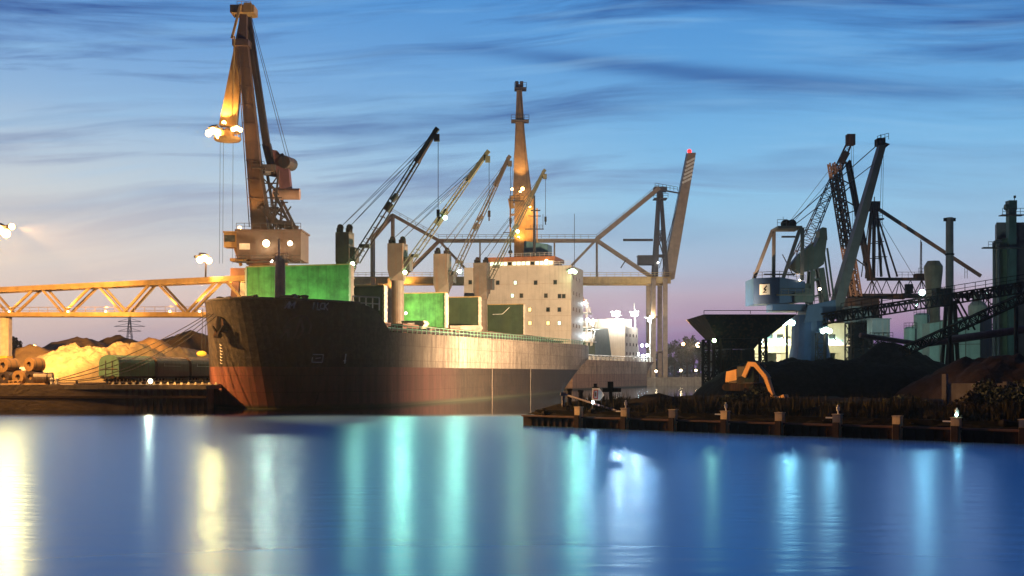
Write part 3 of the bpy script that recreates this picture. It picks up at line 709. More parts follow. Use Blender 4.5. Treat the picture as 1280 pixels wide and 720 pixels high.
for i in range(4):
    for z in (11.5, 14.6, 17.7):
        p = T3(46 + i * 4, -.45, z); f = MB().box(p, (.1, .9, 1.1), ang2).build('porthole', grey, hs); MB().box(p + V((.06, -.04, 0)), (.06, .6, .8), ang2).build('pane', dk_glass, f)
m = MB(); a, b = T3(20, -3, 8.9), T3(20, -18, 8.9); m.hull8([T3(16, -2, 8.8), T3(34, -2, 8.8), T3(34, -18, 8.8), T3(16, -18, 8.8)], [T3(18, -3, 18.5), T3(33, -3, 19.5), T3(33, -17, 19.5), T3(18, -17, 18.5)]); m.build('hold_cover', mat('hold_green', (.07, .10, .08), .6, var=.2), sh2)
m = MB(); m.rail([T3(0, -.3, 8.9), T3(79, -.3, 8.9)], 1.5, 4, .12, True)
for i in range(17): m.box(T3(3 + i * 4.4, -.8, 9.5), (.6, 1.5, 1.1), ang2)
m.build('deck_rail', white, sh2)
for px, py, D, r, pw, tp in ((770, 393, 388, 1.25, 26000, 'a'), (793, 393, 398, 1.1, 22000, 'b'), (740, 404, 372, .75, 12000, 'c'), (812, 400, 412, .8, 9000, 'd')):
    p = P(px, py, D); m = MB(); m.tube((p.x + .3, p.y + 1, 8.8), (p.x + .3, p.y + 1, p.z + 1.6), .3, .18); m.box((p.x, p.y + 1, p.z + .9), (3.2, .3, .3)); mm = m.build('lamp_mast', white, sh2)
    flood(mm, p, WHT if tp in 'abc' else COOL, pw * 2.5, r * .8, (.3, -1, -.1), spot=None)
for px, py, D in ((797, 445, 409), (803, 447, 411), (809, 446, 412), (802, 434, 415), (808, 434, 415)):
    flood(sh2, P(px, py, D) + V((0, -1.2, .6)), COOL, 4000, .5, (.2, -1, -.4), 'deck_lamp', em=40)
m = MB(); b = T3(72, -6, 8.9); m.hull8([b + V((-2, -2, 0)), b + V((2, -2, 0)), b + V((2, 2, 0)), b + V((-2, 2, 0))], [b + V((-1.4, -1.4, 12)), b + V((1, -1.4, 12)), b + V((1, 1.4, 12)), b + V((-1.4, 1.4, 12))]); m.build('funnel', cream, sh2)
m = MB()
for k in (0, 1): m.bar(T3(76 + k * 2, -5, 9), T3(71, -5, 30 - 4 * k), .35)
m.build('derrick', white, sh2)

# ------------------------------------------------------------------ luffing quay crane on the left
DA = 214.0
def K(px, py, dy=0): return P(px, py, DA) + V((0, dy, 0))
cA = thing('harbour_crane', (X(334, DA), DA, 3.35), 'tall brown luffing harbour crane with floodlit hanging jib nose, standing behind the ship bow', 'crane')
m = MB()
zc = Z(333, DA); cx = X(334, DA)
for i in (-1, 1):
    for j in (-1, 1): m.bar((cx + i * 6, DA + j * 6, 3.35), (cx + i * 4.5, DA + j * 4.5, zc - 1.5), 1.3, 1.3)
    m.bar((cx + i * 6, DA - 6, 5), (cx + i * 6, DA + 6, 5), 1.0); m.bar((cx + i * 5.4, DA - 5.4, 12), (cx + i * 5.4, DA + 5.4, 12), .6); m.bar((cx - 5.4, DA + i * 5.4, 12), (cx + 5.4, DA + i * 5.4, 12), .6)
m.box((cx, DA, zc - 1.6), (11, 11, 1.6)); m.lathe((cx, DA, zc - .9), [(3.4, 0), (3.4, 1.2), (3.8, 1.2), (3.8, 1.8)], 20)
m.build('portal', brown, cA)
m = MB(); x0, x1 = X(302, DA), X(381, DA); z0, z1 = Z(327, DA), Z(292, DA)
m.box(((x0 + x1) / 2, DA, (z0 + z1) / 2), (x1 - x0, 8, z1 - z0)); m.box(((x0 + x1) / 2, DA, z1 + .15), (x1 - x0 + .5, 8.5, .3))
hA = m.build('machinery_house', mat('crane_brown', (.10, .07, .06), .6, rust=.3), cA)
m = MB(); a = K(312, 311, -4.05); m.box(a, (1.9, .08, 1.1)); m.build('name_plate', white, hA)
m = MB(); m.rail([(x0, DA - 4.1, z1 + .3), (x1, DA - 4.1, z1 + .3)], 1.1, 1.4, .05); m.rail([(x0, DA - 4.6, z0 - .4), (x1, DA - 4.6, z0 - .4)], 1.1, 1.4, .05); m.box(((x0 + x1) / 2, DA - 4.2, z0 - .5), (x1 - x0, 1.4, .2)); m.build('gallery_rail', dark, hA)
m = MB(); c = K(294, 303, -2.5); m.box(c, (2.4, 2.4, 2.6)); m.box(c + V((0, 0, 1.5)), (2.7, 2.7, .25)); m.bar(c + V((.6, 0, -1.3)), (x0 + .4, DA - 2, z0 - 1), .5); m.box(K(304, 327, -2.5), (3, 3, .5))
cb = m.build('operator_cab', ochre, cA)
MB().box(c + V((-.1, -1.22, .3)), (1.9, .06, 1.2)).build('cab_window', mat('dark_glass', (.02, .03, .03), .15), cb)
# jib: tapering box from the house to the elbow, then the fly jib pointing down to the lamps
m = MB(); m.bar(K(326, 291, 0), K(304.5, 58, 0), 2.9, 2.6, 1.75, 1.7, up=(0, 1, 0))
for i in range(9): t_ = .08 + i * .1; q_ = K(326, 291, 0).lerp(K(304.5, 58, 0), t_); w_ = 3.05 - 1.15 * t_; m.box(q_, (w_, w_ * .95, .18), 0, Matrix.Rotation(.09, 3, 'Y'))
m.path([K(317, 285, -1.5), K(300, 60, -1.1)], .09); m.path([K(314, 285, -1.5), K(298, 60, -1.1)], .09)
m.box(K(303, 56, 0), (3.0, 3.6, 1.1)); m.bar(K(303.5, 58, 0), K(305, 14, 0), 1.7, 1.7, 1.2, 1.2, up=(0, 1, 0))
m.build('main_jib', mat('jib_brown', (.085, .055, .042), .6, rust=.3), cA)
m = MB(); m.bar(K(305, 12, .8), K(287, 160, -1), 1.1, 1.1, 3.2, 1.4, up=(0, 1, 0)); m.bar(K(297, 50, -2.4), K(294, 150, -2.4), .25); m.bar(K(304, 10, -2), K(293, 52, -2), .4)
m.box(K(305, 14, 0), (4.4, 3.4, 1.4)); m.box(K(312, 13, 0), (1.4, 3.6, 1.8)); m.rail([K(299, 12, -1.7), K(316, 12, -1.7)], 1, .8, .05)
m.build('fly_jib', ochre, cA)
m = MB(); c = K(286, 172, -1)
m.lathe(c - V((0, 0, 1.1)), [(.6, 0), (2.3, .3), (2.5, .6), (2.5, .8), (1.3, .9), (1.2, 2.0), (.4, 2.6)], 18); m.tube(c + V((-2.6, 0, .6)), c + V((2.4, 0, .6)), .25)
for i in range(12):
    t = i * math.pi / 6; m.tube(c + V((2.4 * math.cos(t), 2.4 * math.sin(t), -.4)), c + V((2.4 * math.cos(t), 2.4 * math.sin(t), .7)), .06, n=4)
nose = m.build('jib_nose', ochre, cA)
flood(cA, K(270, 168, -2), SOD, 34000, 1.15, (-.2, -.5, -.6)); flood(cA, K(301, 166, -3.2), SOD, 9000, .75, (.3, -.7, -.5)); flood(cA, K(285, 158, -3.0), SOD, 20000, .4, (0, .1, 1))
flood(cA, K(278, 174, -2.8), SOD, 4000, .5, (.1, -.8, -.3))
m = MB()
for px in (277, 281, 293): m.tube(K(px, 178, -1), K(px - 1, 330, -1), .035, n=4)
m.build('hoist_rope', rope, cA)
# back stay, counterweight arm and lattice mast
m = MB(); m.bar(K(307, 14, 1.5), K(331, 178, 1.5), 1.2, 1.0, 1.3, 1.2, up=(0, 1, 0)); m.bar(K(331, 178, 1.5), K(340, 215, 1.5), 1.5); m.build('tie_rod', jibm, cA)
m = MB(); m.prism([K(340, 187, 0), K(346, 188, 0), K(360, 206, 0), K(363, 233, 0), K(350, 238, 0)], (0, 2.0, 0)); m.prism([K(333, 196, 1), K(352, 190, 1), K(358, 208, 1), K(331, 214, 1)], (0, 1.6, 0))
arm = m.build('counterweight_arm', mat('crane_purple', (.10, .045, .055), .6, rust=.2), cA)
MB().tube(K(341, 242, 0.6), K(374, 242, .6), 1.05, n=18).build('counterweight', mat('counterweight_tan', (.30, .19, .14), .6), arm)
m = MB(); m.tube(K(328, 213, 0), K(346, 213, 3), .9, n=12); m.tube(K(356, 203, -.6), K(362, 203, 2.4), 1.2, n=12); m.box(K(336, 210, 1), (2.6, 3, 1.2)); m.build('sheave_block', dark, arm)
m = MB()
for dy in (-2.6, 3):
    m.bar(K(330, 215, dy), K(343, 291, dy), .5); m.bar(K(346, 243, dy), K(370, 291, dy), .5); m.bar(K(352, 215, dy), K(345, 291, dy), .35)
    for a, b in (((331, 224), (352, 246)), ((335, 246), (350, 224)), ((338, 262), (364, 276)), ((341, 282), (360, 255)), ((336, 250), (356, 250)), ((333, 232), (350, 232))): m.bar(K(*a, dy), K(*b, dy), .22)
    m.bar(K(331, 262, dy), K(349, 282, dy), .8); m.bar(K(343, 279, dy), K(369, 283, dy), .9)
m.box(K(338, 262, 0), (4, 5, .3)); m.rail([K(326, 262, -2.6), K(350, 262, -2.6)], 1, 1, .05); m.box(K(326, 212, -2), (2.4, 1.2, .25)); m.rail([K(318, 212, -2.6), K(334, 212, -2.6)], 1, 1, .05)
m.build('lattice_mast', jibm, cA)
m = MB()
for a, b, dy in (((309, 14), (357, 200), 2), ((307, 20), (340, 196), 0), ((312, 14), (362, 200), .5)): m.tube(K(*a, dy), K(*b, dy), .05, n=4)
m.build('luffing_rope', rope, cA)
flood(cA, K(340, 308, -5), WARM, 22000, .62, (0.05, -1, -.35)); flood(cA, K(369, 308, -5), WARM, 7000, .42, (.2, -1, -.3))

flood(cA, K(309, 290, -6), SOD, 26000, .3, (.1, .35, 1), spot=80)
# ------------------------------------------------------------------ slim tall crane behind the bridge
DB = 377.0
def B(px, py, dy=0): return P(px, py, DB) + V((0, dy, 0))
cB = thing('slewing_crane', (X(654, DB), DB, 3.35), 'very tall slim crane column, yellow-lit at its foot, rising behind the ship bridge', 'crane')
m = MB(); m.tube((X(655, DB), DB, 3.3), B(655, 325), 3.2, 3.0, n=16); m.bar(B(655, 330), B(655, 245), 6.6, 6, 6.2, 5.6, up=(0, 1, 0)); m.lathe(B(655, 326), [(4.6, 0), (4.6, .5)], 16)
m.build('column', ochre, cB)
m = MB(); m.hull8([B(641, 246, -2.6), B(661, 246, -2.6), B(661, 246, 2.6), B(641, 246, 2.6)], [B(646, 106, -1), B(652, 106, -1), B(652, 106, 1), B(646, 106, 1)])
m.hull8([B(652, 246, -3), B(665, 246, -3), B(665, 246, -2.2), B(652, 246, -2.2)], [B(649, 150, -1.6), B(653, 150, -1.6), B(653, 150, -1.3), B(649, 150, -1.3)])
m.build('raised_jib', mat('crane_tan', (.20, .15, .10), .6, rust=.3), cB)
m = MB()
for px in (646, 652): m.box(B(px, 106, 0), (1.1, 2.5, 1.8))
m.bar(B(645, 109, 0), B(653, 109, 0), .8); m.build('jib_head', dark, cB)
for py, xs in ((113, (643, 658)), (153, (639, 661)), (253, (637, 655))):
    m = MB(); m.box(B(sum(xs) / 2, py, -1.5), (X(xs[1], DB) - X(xs[0], DB), 5, .25)); m.rail([B(xs[0], py, -4), B(xs[1], py, -4)], 1.6, 1.2, .07); m.build('jib_platform', dark, cB)
m = MB()
for y0, y1, px in ((250, 325, 638), (262, 325, 671)):
    m.bar(B(px, y0, -3), B(px, y1, -3), .5)
m.bar(B(638, 250, -3), B(648, 246, -3), 1.2); m.bar(B(638, 270, -3), B(652, 270, -3), .6); m.bar(B(638, 250, -3), B(640, 262, -3), 1.6)
m.build('ladder_frame', ochre, cB)
m = MB()
for px in (638, 660, 664): m.tube(B(650, 110, -1.5), B(px, 250, -3), .05, n=4)
m.build('luffing_rope', rope, cB)
flood(cB, B(653, 239, -5), SOD, 9000, .55, (.1, -.7, -.7)); flood(cB, B(640, 240, -6), SOD, 9000, .4, (.7, -.3, -.6)); flood(cB, B(648, 300, -7), SOD, 9000, .4, (.2, .7, .6)); flood(cB, B(662, 262, -7), SOD, 6000, .35, (0, .6, -.6))

flood(cB, B(650, 244, -7), SOD, 90000, .35, (0, .22, 1), spot=60)  # upward spot added to brighten the raised jib
# ------------------------------------------------------------------ ship-to-shore bridge crane with raised boom
DC = 445.0
def G(px, py, dy=0): return P(px, py, DC) + V((0, dy, 0))
cC = thing('gantry_crane', (X(822, DC), DC, 3.35), 'long ship-to-shore gantry crane with its striped boom raised and a red light on the tip', 'crane')
tan = mat('gantry_tan', (.24, .18, .13), .6, rust=.3)
m = MB()
for dy in (-5, 5):
    m.bar(G(440, 351.5, dy), G(836, 351.5, dy), 1.6, 2.6)
for px in range(445, 836, 26): m.bar(G(px, 351, -5), G(px, 351, 5), .6)
m.rail([G(440, 347, -6), G(836, 347, -6)], 1.4, 3, .08); g = m.build('main_girder', mat('girder_ochre', (.45, .32, .13), .6, rust=.25), cC)
for px in (813.5, 828, 470, 490):
    w_ = 1.7 if px > 800 else 1.5; m = MB()
    for dy in (-8, 8): m.bar((X(px, DC), DC + dy, 3.3), G(px, 350, dy), w_)
    m.bar(G(px, 353, -8), G(px, 353, 8), 1.3); m.bar(G(px, 440, -8), G(px, 440, 8), .7); m.build('portal_leg', tan, cC)
m = MB()
for py in (395, 440): m.bar(G(813.5, py, 8), G(828, py, 8), .7)
m.bar(G(813.5, 395, 8), G(813.5, 440, 8), .4); m.build('leg_tie', tan, cC)
m = MB()
for dy in (-3, 3):
    m.bar(G(818, 350, dy), G(823.5, 237, dy * .4), 1.9, 1.9, 1.0, 1.0); m.bar(G(833, 350, dy), G(826, 237, dy * .4), 1.3, 1.3, .9, .9)
    m.bar(G(816, 320, dy), G(832, 320, dy), .6); m.bar(G(820, 290, dy), G(829, 290, dy), .5); m.bar(G(818, 320, dy), G(828, 290, dy), .4); m.bar(G(831, 320, dy), G(822, 290, dy), .4)
m.box(G(825, 237, 0), (5, 4, 1.6)); m.box(G(825, 249, 0), (5, 5, .4)); m.rail([G(816, 248, -2.5), G(834, 248, -2.5)], 1.6, 1.4, .08); m.rail([G(818, 235, -2), G(846, 240, -2)], 1.6, 1.4, .08); m.bar(G(830, 238, 0), G(852, 242, 0), .5)
m.build('a_frame', dark, cC)
m = MB()
for dy in (-2.5, 2.5):
    m.bar(G(823, 236, dy), G(745, 300, dy), 1.2, 1.5); m.bar(G(549, 301, dy), G(745, 301, dy), .9, .9); m.bar(G(549, 301, dy), G(491, 269, dy), .9); m.bar(G(491, 269, dy), G(466, 298, dy), .9); m.bar(G(466, 298, dy), G(466, 348, dy), 1.1)
    m.bar(G(491, 269, dy), G(491, 350, dy), .9); m.bar(G(549, 301, dy), G(505, 345, dy), .8); m.bar(G(549, 301, dy), G(590, 345, dy), .8)
    m.bar(G(745, 300, dy), G(700, 347, dy), .8); m.bar(G(745, 300, dy), G(814, 346, dy), .9)
    for px in (600, 693, 746): m.bar(G(px, 301, dy), G(px, 350, dy), .45)
m.rail([G(549, 299, -3), G(745, 299, -3)], 1.4, 3, .08); m.rail([G(745, 299, -3), G(820, 238, -3)], 1.4, 3, .08); m.rail([G(491, 267, -3), G(549, 299, -3)], 1.4, 3, .08)
m.build('stay_frame', tan, cC)
m = MB(); m.box(G(807, 326, 0), (6, 5, 3.2)); m.box(G(807, 320.3, 0), (6.5, 5.5, .3)); m.build('machinery_house', dark, cC)
MB().bar(G(779, 300, 0), G(816, 300, 0), 1.2, .8).build('jib_beam', dark, cC); MB().bar(G(776, 335, 0), G(784, 322, 0), .4).build('brace', dark, cC)
m = MB(); m.hull8([G(827, 352, -2.6), G(842, 349, -2.6), G(842, 349, 2.6), G(827, 352, 2.6)], [G(859, 192, -2), G(869, 192, -2), G(869, 192, 2), G(859, 192, 2)])
bo = m.build('raised_boom', mat('boom_tan', (.25, .19, .14), .6, rust=.3), cC); bo['label'] = 'long box boom raised almost upright'
for i in range(6):
    y = 199 + i * 5; MB().bar(G(857.5 - (y - 197) * .22, y + 6, -2.75), G(868 - (y - 197) * .18, y, -2.45), .8, .12, up=(0, 1, 0)).build('boom_stripe', white, bo)
m = MB(); m.rail([G(826, 345, -2.8), G(857, 195, -2.2)], 1.0, 2.5, .06); m.build('boom_rail', dark, bo)
m = MB(); m.tube(G(851, 243, 0), G(824, 335, 0), .15, n=5); m.tube(G(853, 240, 1), G(829, 345, 1), .15, n=5); m.build('boom_rope', rope, cC)
r = MB(); r.ball(G(861, 190, -1.5), .8, 10, 7); r.build('warning_lamp', emis('red_glass', (1, .012, .01), 5), bo, True)
flood(cC, G(809, 400, -9.5), WARM, 24000, .16, (.3, .35, 1)); flood(cC, G(500, 366, -10), SOD, 60000, .2, (-.1, .5, 1)); flood(cC, G(640, 356, -9), WARM, 30000, .2, (0, .3, 1)); flood(cC, G(821, 330, -4), WHT, 9000, .35, (-.1, .6, .6))  # upward floods added to brighten legs, boom and girder
# ------------------------------------------------------------------ left quay
def noise2(x, y, sd=0):
    return (math.sin(x * 1.3 + sd) * math.cos(y * 1.7 - sd * .7) + .5 * math.sin(x * 2.9 - y * 2.3 + sd * 2) + .25 * math.sin(x * 6.1 + y * 5.3 + sd * 3)) / 1.75
def heap(name, c, rx, ry, h, material, label, cat, power=1.0, rough=.06, n=40, m=16, flat=0.0, sd=1, group=None, lump=0.0):
    b = MB(); vs = [V((c[0], c[1], c[2] + h * (1 - 0))) + V((0, 0, 0))]; fs = []
    def hz(r, x, y):
        q = min(1, max(0, (r - flat) / (1 - flat))); e = (1 - q ** power) if power > 1 else (1 - q)
        e = e - .10 * math.exp(-(r / .12) ** 2) if power <= 1 and flat == 0 else e
        return h * e * (1 + rough * 1.2 * noise2(x * .35, y * .35, sd)) + h * rough * .5 * noise2(x * 1.1, y * 1.1, sd + 2) * min(1, (1 - r) * 4) + (lump * (abs(noise2(x * .5, y * .5, sd + 4)) + .35 * abs(noise2(x * 1.0, y * .9, sd + 6)) - .4) * min(1, (1 - r) * 8) if lump else 0)
    vs[0] = V((c[0], c[1], c[2] + hz(0, 0, 0)))
    for i in range(1, m + 1):
        r = i / m
        for k in range(n):
            t = k * 2 * math.pi / n; ww = 1 + rough * 1.5 * math.sin(3 * t + sd) + rough * math.sin(5 * t + 2 * sd)
            x, y = rx * r * ww * math.cos(t), ry * r * ww * math.sin(t)
            vs.append(V((c[0] + x, c[1] + y, c[2] + hz(r, x, y) - (.3 if i == m else 0))))
    for k in range(n): fs.append((0, 1 + k, 1 + (k + 1) % n))
    for i in range(m - 1):
        for k in range(n):
            a, b2 = 1 + i * n + k, 1 + i * n + (k + 1) % n; fs.append((a, a + n, b2 + n, b2))
    b.add(vs, fs); return tag(b.build(name, material, None, True), label, cat, group)
ZQ = 3.35
def hc(px, D): return (X(px, D), D, ZQ)
def hh(py, D): return Z(py, D) - ZQ
heap('sand_heap', hc(38, 250), 15, 13, hh(427, 250), sand, 'small cone of brown sand below the poplars at the far left', 'sand heap', sd=1)
heap('sand_heap', hc(98, 295), 26, 22, hh(416, 295), sand, 'broad brown sand heap behind the left part of the pale sheeted stockpile', 'sand heap', sd=2)
heap('sand_heap', hc(150, 300), 25, 20, hh(415, 300), mat('sand_olive', (.20, .14, .06), .95, bump=.5), 'olive brown sand heap below the distant pylon', 'sand heap', sd=5)
heap('sand_heap', hc(186, 240), 16, 14, hh(416, 240), mat('sand_pale', (.38, .25, .13), .95, bump=.4), 'pale pointed sand heap behind the goods wagons', 'sand heap', sd=3)
heap('sand_heap', hc(238, 300), 27, 20, hh(408, 300), mat('sand_dark', (.10, .07, .035), .95, bump=.5), 'dark rounded heap just left of the ship bow', 'sand heap', sd=4)
tarp = mat('pale_sheeting', (.46, .36, .22), .75, var=.3, scale=.7, bump=1.0)
heap('sheeted_stockpile', (X(108, 212), 212, ZQ), 12.5, 12, hh(436, 212), tarp, 'long lumpy stockpile under pale sheeting behind the goods wagons', 'stockpile', power=3.2, rough=.10, n=150, m=50, sd=6, lump=.7)
heap('sheeted_stockpile', (X(166, 216), 216, ZQ), 9, 10, hh(431, 216), tarp, 'higher pale sheeted stockpile right above the green goods wagon', 'stockpile', power=2.6, rough=.10, n=120, m=44, sd=9, lump=.7)
heap('sheeted_stockpile', (X(226, 232), 232, ZQ), 8, 8, hh(436, 232), tarp, 'pale sheeted stockpile between brown wagons and ship bow', 'stockpile', power=2.4, rough=.09, n=90, m=34, sd=12, lump=.6)

# goods wagons on the quay track
WD = V((5.3, 35, 0)).normalized(); W0 = V((X(136, 163), 163, ZQ)); WN = V((WD.y, -WD.x, 0))
tr = MB()
for k in (-1, 1):
    tr.box(W0 + WD * 18 + WN * .75 * k + V((0, 0, .1)), (.16, 52, .2), math.atan2(WD.y, WD.x) - math.pi / 2)
for i in range(60): tr.box(W0 + WD * (-7 + i * .85) + V((0, 0, .03)), (2.4, .25, .06), math.atan2(WD.y, WD.x) - math.pi / 2)
tag(tr.build('railway_track', dark), 'railway track with sleepers under the goods wagons', 'railway track')
wgreen = mat('wagon_green', (.06, .17, .09), .55, var=.3, scale=.6, streak=.4); wbrown = mat('wagon_brown', (.085, .05, .04), .6, var=.3, streak=.4)
wheelm = mat('wheel_steel', (.42, .36, .27), .4)
def wagon(k, col, label):
    base = W0 + WD * (k * 12.1); Ln = 11.2
    t = thing('goods_wagon', base, label, 'wagon', 'goods wagons on the quay track')
    def Q(u, v, z): return base + WD * u + WN * v + V((0, 0, z))
    prof = [(-1.5, 1.15), (1.5, 1.15), (1.5, 3.1), (1.36, 3.55), (1.05, 3.92), (.55, 4.12), (0, 4.18), (-.55, 4.12), (-1.05, 3.92), (-1.36, 3.55), (-1.5, 3.1)]
    m = MB(); m.prism([Q(.12, v, z) for v, z in prof], WD * (Ln - .24)); m.build('body', col, t)
    for u in (0.0, Ln - .14):
        m = MB(); m.prism([Q(u, v * 1.02, 1.12 + (z - 1.15) * 1.012) for v, z in prof], WD * .14)
        ew = m.build('end_wall', mat('wagon_end', (.045, .10, .08), .55, streak=.4) if col is wgreen else wbrown, t)
        r = MB(); sg = -1 if u == 0 else 1
        for v in (-.5, .5): r.box(Q(u + .07 + sg * .10, v, 2.3), (.08, .08, 2.2), math.atan2(WD.y, WD.x))
        r.box(Q(u + .07 + sg * .11, 0, 2.2), (.08, 2.6, .08), math.atan2(WD.y, WD.x)); r.build('stiffener', dark, ew)
    m = MB()
    for i in range(8): m.prism([Q(.7 + i * 1.4, v * 1.012, 1.15 + (z - 1.15) * 1.008) for v, z in prof], WD * .07)
    m.build('canopy_hoop', dark, t)
    m = MB(); m.box(Q(Ln / 2, 0, 1.0), (Ln, 2.6, .3), math.atan2(WD.y, WD.x)); m.box(Q(Ln / 2, 1.3, .95), (Ln, .15, .35), math.atan2(WD.y, WD.x))
    for u in (-.1, Ln + .1):
        for v in (-.85, .85): m.tube(Q(u - .3, v, 1.0), Q(u + .3, v, 1.0), .2, n=8)
    m.build('underframe', black, t)
    for u0 in (2.2, Ln - 2.2):
        m = MB(); m.box(Q(u0, .98, .62), (3.4, .2, .3), math.atan2(WD.y, WD.x)); m.box(Q(u0, -.98, .62), (3.4, .2, .3), math.atan2(WD.y, WD.x)); bg_ = m.build('bogie', black, t)
        for du in (-1.15, 0, 1.15):
            m = MB()
            for v in (-.8, .8): m.tube(Q(u0 + du, v - .07, .62), Q(u0 + du, v + .07, .62), .43, n=14); m.tube(Q(u0 + du, v + .2, .62), Q(u0 + du, v + .35, .62), .16, n=8)
            m.build('wheelset', wheelm, bg_)
    if col is wbrown:
        m = MB(); m.bar(Q(2.0, 1.53, 2.7), Q(8, 1.53, 2.7), .08, .04); m.bar(Q(2.2, 1.53, 2.7), Q(2.2, 1.53, 3.1), .1, .04); m.build('side_marking', mat('mark_white', (.5, .5, .5)), t)
    return t
wagon(0, wgreen, 'green round-roofed goods wagon, nearest of the three on the quay')
wagon(1, wbrown, 'brown goods wagon coupled right behind the green one')
wagon(2, wbrown, 'brown goods wagon at the far end, beside the ship bow')
# pale kerb stones along the quay edge below the wagons
for i in range(16):
    px = 141 + i * 8.6; m = MB(); x = X(px, 156.4); m.hull8([(x - .16, 156.3, ZQ), (x + .16, 156.3, ZQ), (x + .16, 156.6, ZQ), (x - .16, 156.6, ZQ)], [(x - .1, 156.35, ZQ + .38), (x + .1, 156.35, ZQ + .38), (x + .1, 156.55, ZQ + .38), (x - .1, 156.55, ZQ + .38)])
    m.box((x, 156.45, ZQ + .06), (.42, .4, .12))
    tag(m.build('marker_stone', mat('pale_stone', (.7, .66, .52), .7)), 'one of the small pale marker stones along the quay edge below the wagons', 'marker stone', 'pale marker stones along the quay edge')
# quay front: sheet piling, capping beam, timber fenders
m = MB(); n = 330
for i in range(n):
    x = -41.2 - i * .42; m.box((x, 154.98 - (.18 if i % 2 else 0) + (x + 41) * .03 * 0 - max(0, (-60 - x)) * .0008, 1.0), (.4, .3, 4.0))
tag(m.build('sheet_pile_wall', mat('rusty_piling', (.085, .05, .035), .8, var=.4, streak=.5)), 'rusty sheet pile wall facing the left quay down to the water', 'quay wall')
m = MB(); m.box((-112, 154.75, 3.1), (142, .7, .6)); m.box((-41.4, 158.8, 3.1), (.7, 8, .6)); tag(m.build('capping_beam', concrete), 'long concrete capping beam on top of the left quay wall', 'beam')
m = MB(); m.box((-112, 154.55, 1.75), (142, .4, .3)); 
for i in range(4): pass
tag(m.build('waling_beam', mat('old_timber', (.06, .04, .03), .85, streak=.4)), 'dark horizontal timber waling halfway down the left quay wall', 'beam')
# lamp on the edge, bollards, loose material
t = thing('quay_lamp', (X(188, 155.4), 155.4, ZQ), 'low quay lamp shining in front of the goods wagons', 'lamp')
m = MB(); m.tube((X(188, 155.4), 155.4, ZQ), (X(188, 155.4), 155.4, Z(478, 155.4)), .07); m.lathe((X(188, 155.4), 155.4, ZQ), [(.2, 0), (.2, .1), (.1, .15)], 10); m.build('post', dark, t)
flood(t, (X(188, 155), 155.0, Z(476.5, 155)), WARM, 2600, .30, (.0, -.8, .2), 'lamp_head')
t = thing('double_bollard', (X(68, 155.3), 155.3, ZQ), 'pale double mooring bollard holding the bow lines on the quay edge', 'bollard')
for d in (-.35, .35):
    m = MB(); m.lathe((X(68, 155.3) + d, 155.3, ZQ + .1), [(.17, 0), (.15, .5), (.24, .65), (.24, .8), (.08, .88)], 12); m.build('bollard_post', white, t)
m = MB(); m.box((X(68, 155.3), 155.3, ZQ + .06), (1.3, .6, .12)); m.build('base_plate', dark, t)
bow = [hull_point(px, z, -1, .1)[0] for px, z in ((263, 13.4), (264, 13.2), (272, 12.9), (268, 13.2))]
ends = [V((X(68, 155.3) - .3, 155.3, ZQ + .6)), V((X(68, 155.3) + .3, 155.3, ZQ + .6)), V((X(96, 155.3), 155.3, ZQ + .5)), V((X(66, 155.3), 155.3, ZQ + .55))]
for k, (a, b) in enumerate(zip(bow, ends)):
    pts = [a.lerp(b, i / 14) - V((0, 0, (1.0 + .5 * k) * 4 * (i / 14) * (1 - i / 14))) for i in range(15)]
    m = MB(); m.path(pts, .055, 5)
    tag(m.build('mooring_line', rope), ('highest mooring line sloping from the ship bow to the pale double bollard', 'second highest mooring line, just below the top one, from the bow to the double bollard', 'mooring line that ends on the single bollard, right of the double one', 'lowest and slackest mooring line sloping from the bow to the double bollard')[k], 'mooring line', 'bow mooring lines')
m = MB(); m.lathe((X(96, 155.3), 155.3, ZQ), [(.3, 0), (.3, .08), (.15, .12), (.13, .45), (.22, .55), (.1, .66)], 12); tag(m.build('bollard', dark), 'single dark bollard to the right of the pale double bollard', 'bollard')
# steel rolls and coils
coil_d = mat('coil_dark', (.04, .03, .03), .4, metal=.3); coil_y = mat('coil_ochre', (.15, .09, .04), .6)
def roll(px, py, D, r, ln, ang, material, label):
    c = P(px, py, D); d = V((math.cos(ang), math.sin(ang), 0)); t = thing('steel_roll', (c.x, c.y, max(ZQ, c.z - r)), label, 'steel roll', 'steel rolls on the quay')
    m = MB(); n = 22; u = V((0, 0, 1)); s_ = d.cross(u); vs = []
    for e, rr in ((0, r), (ln, r), (ln, r * .42), (0, r * .42)):
        vs += [c + d * e + (s_ * math.cos(a) + u * math.sin(a)) * rr for a in [i * 2 * math.pi / n for i in range(n)]]
    fs = [(q * n + i, q * n + (i + 1) % n, ((q + 1) % 4) * n + (i + 1) % n, ((q + 1) % 4) * n + i) for q in range(4) for i in range(n)]
    m.add(vs, fs); m.build('winding', material, t)
    m = MB()
    for e in (ln * .25, ln * .75): m.tube(c + d * (e - .06), c + d * (e + .06), r * 1.012, n=22)
    m.build('strap', dark, t)
    m = MB(); m.tube(c + d * .35, c + d * (ln - .3), r * .42, n=16); m.build('core', coil_y if material is coil_d else coil_d, t)
DR = 168
rr = 1.0
roll(4, Z(0, 1) * 0 + YH - (ZQ + 1.0 - H) * F / DR, DR, 1.0, 2.6, R(72), coil_d, 'dark steel roll on the ground at the far left')
roll(22, YH - (ZQ + 1.0 - H) * F / DR, DR, 1.0, 2.6, R(72), coil_y, 'ochre steel roll on the ground between two dark rolls')
roll(37, YH - (ZQ + 1.0 - H) * F / DR, DR, 1.0, 2.2, R(72), coil_d, 'dark steel roll standing below the single upper ochre roll')
roll(3, YH - (ZQ + 2.75 - H) * F / DR, DR, 1.05, 2.4, R(72), coil_y, 'ochre steel roll lying on top of the stack at the far left')
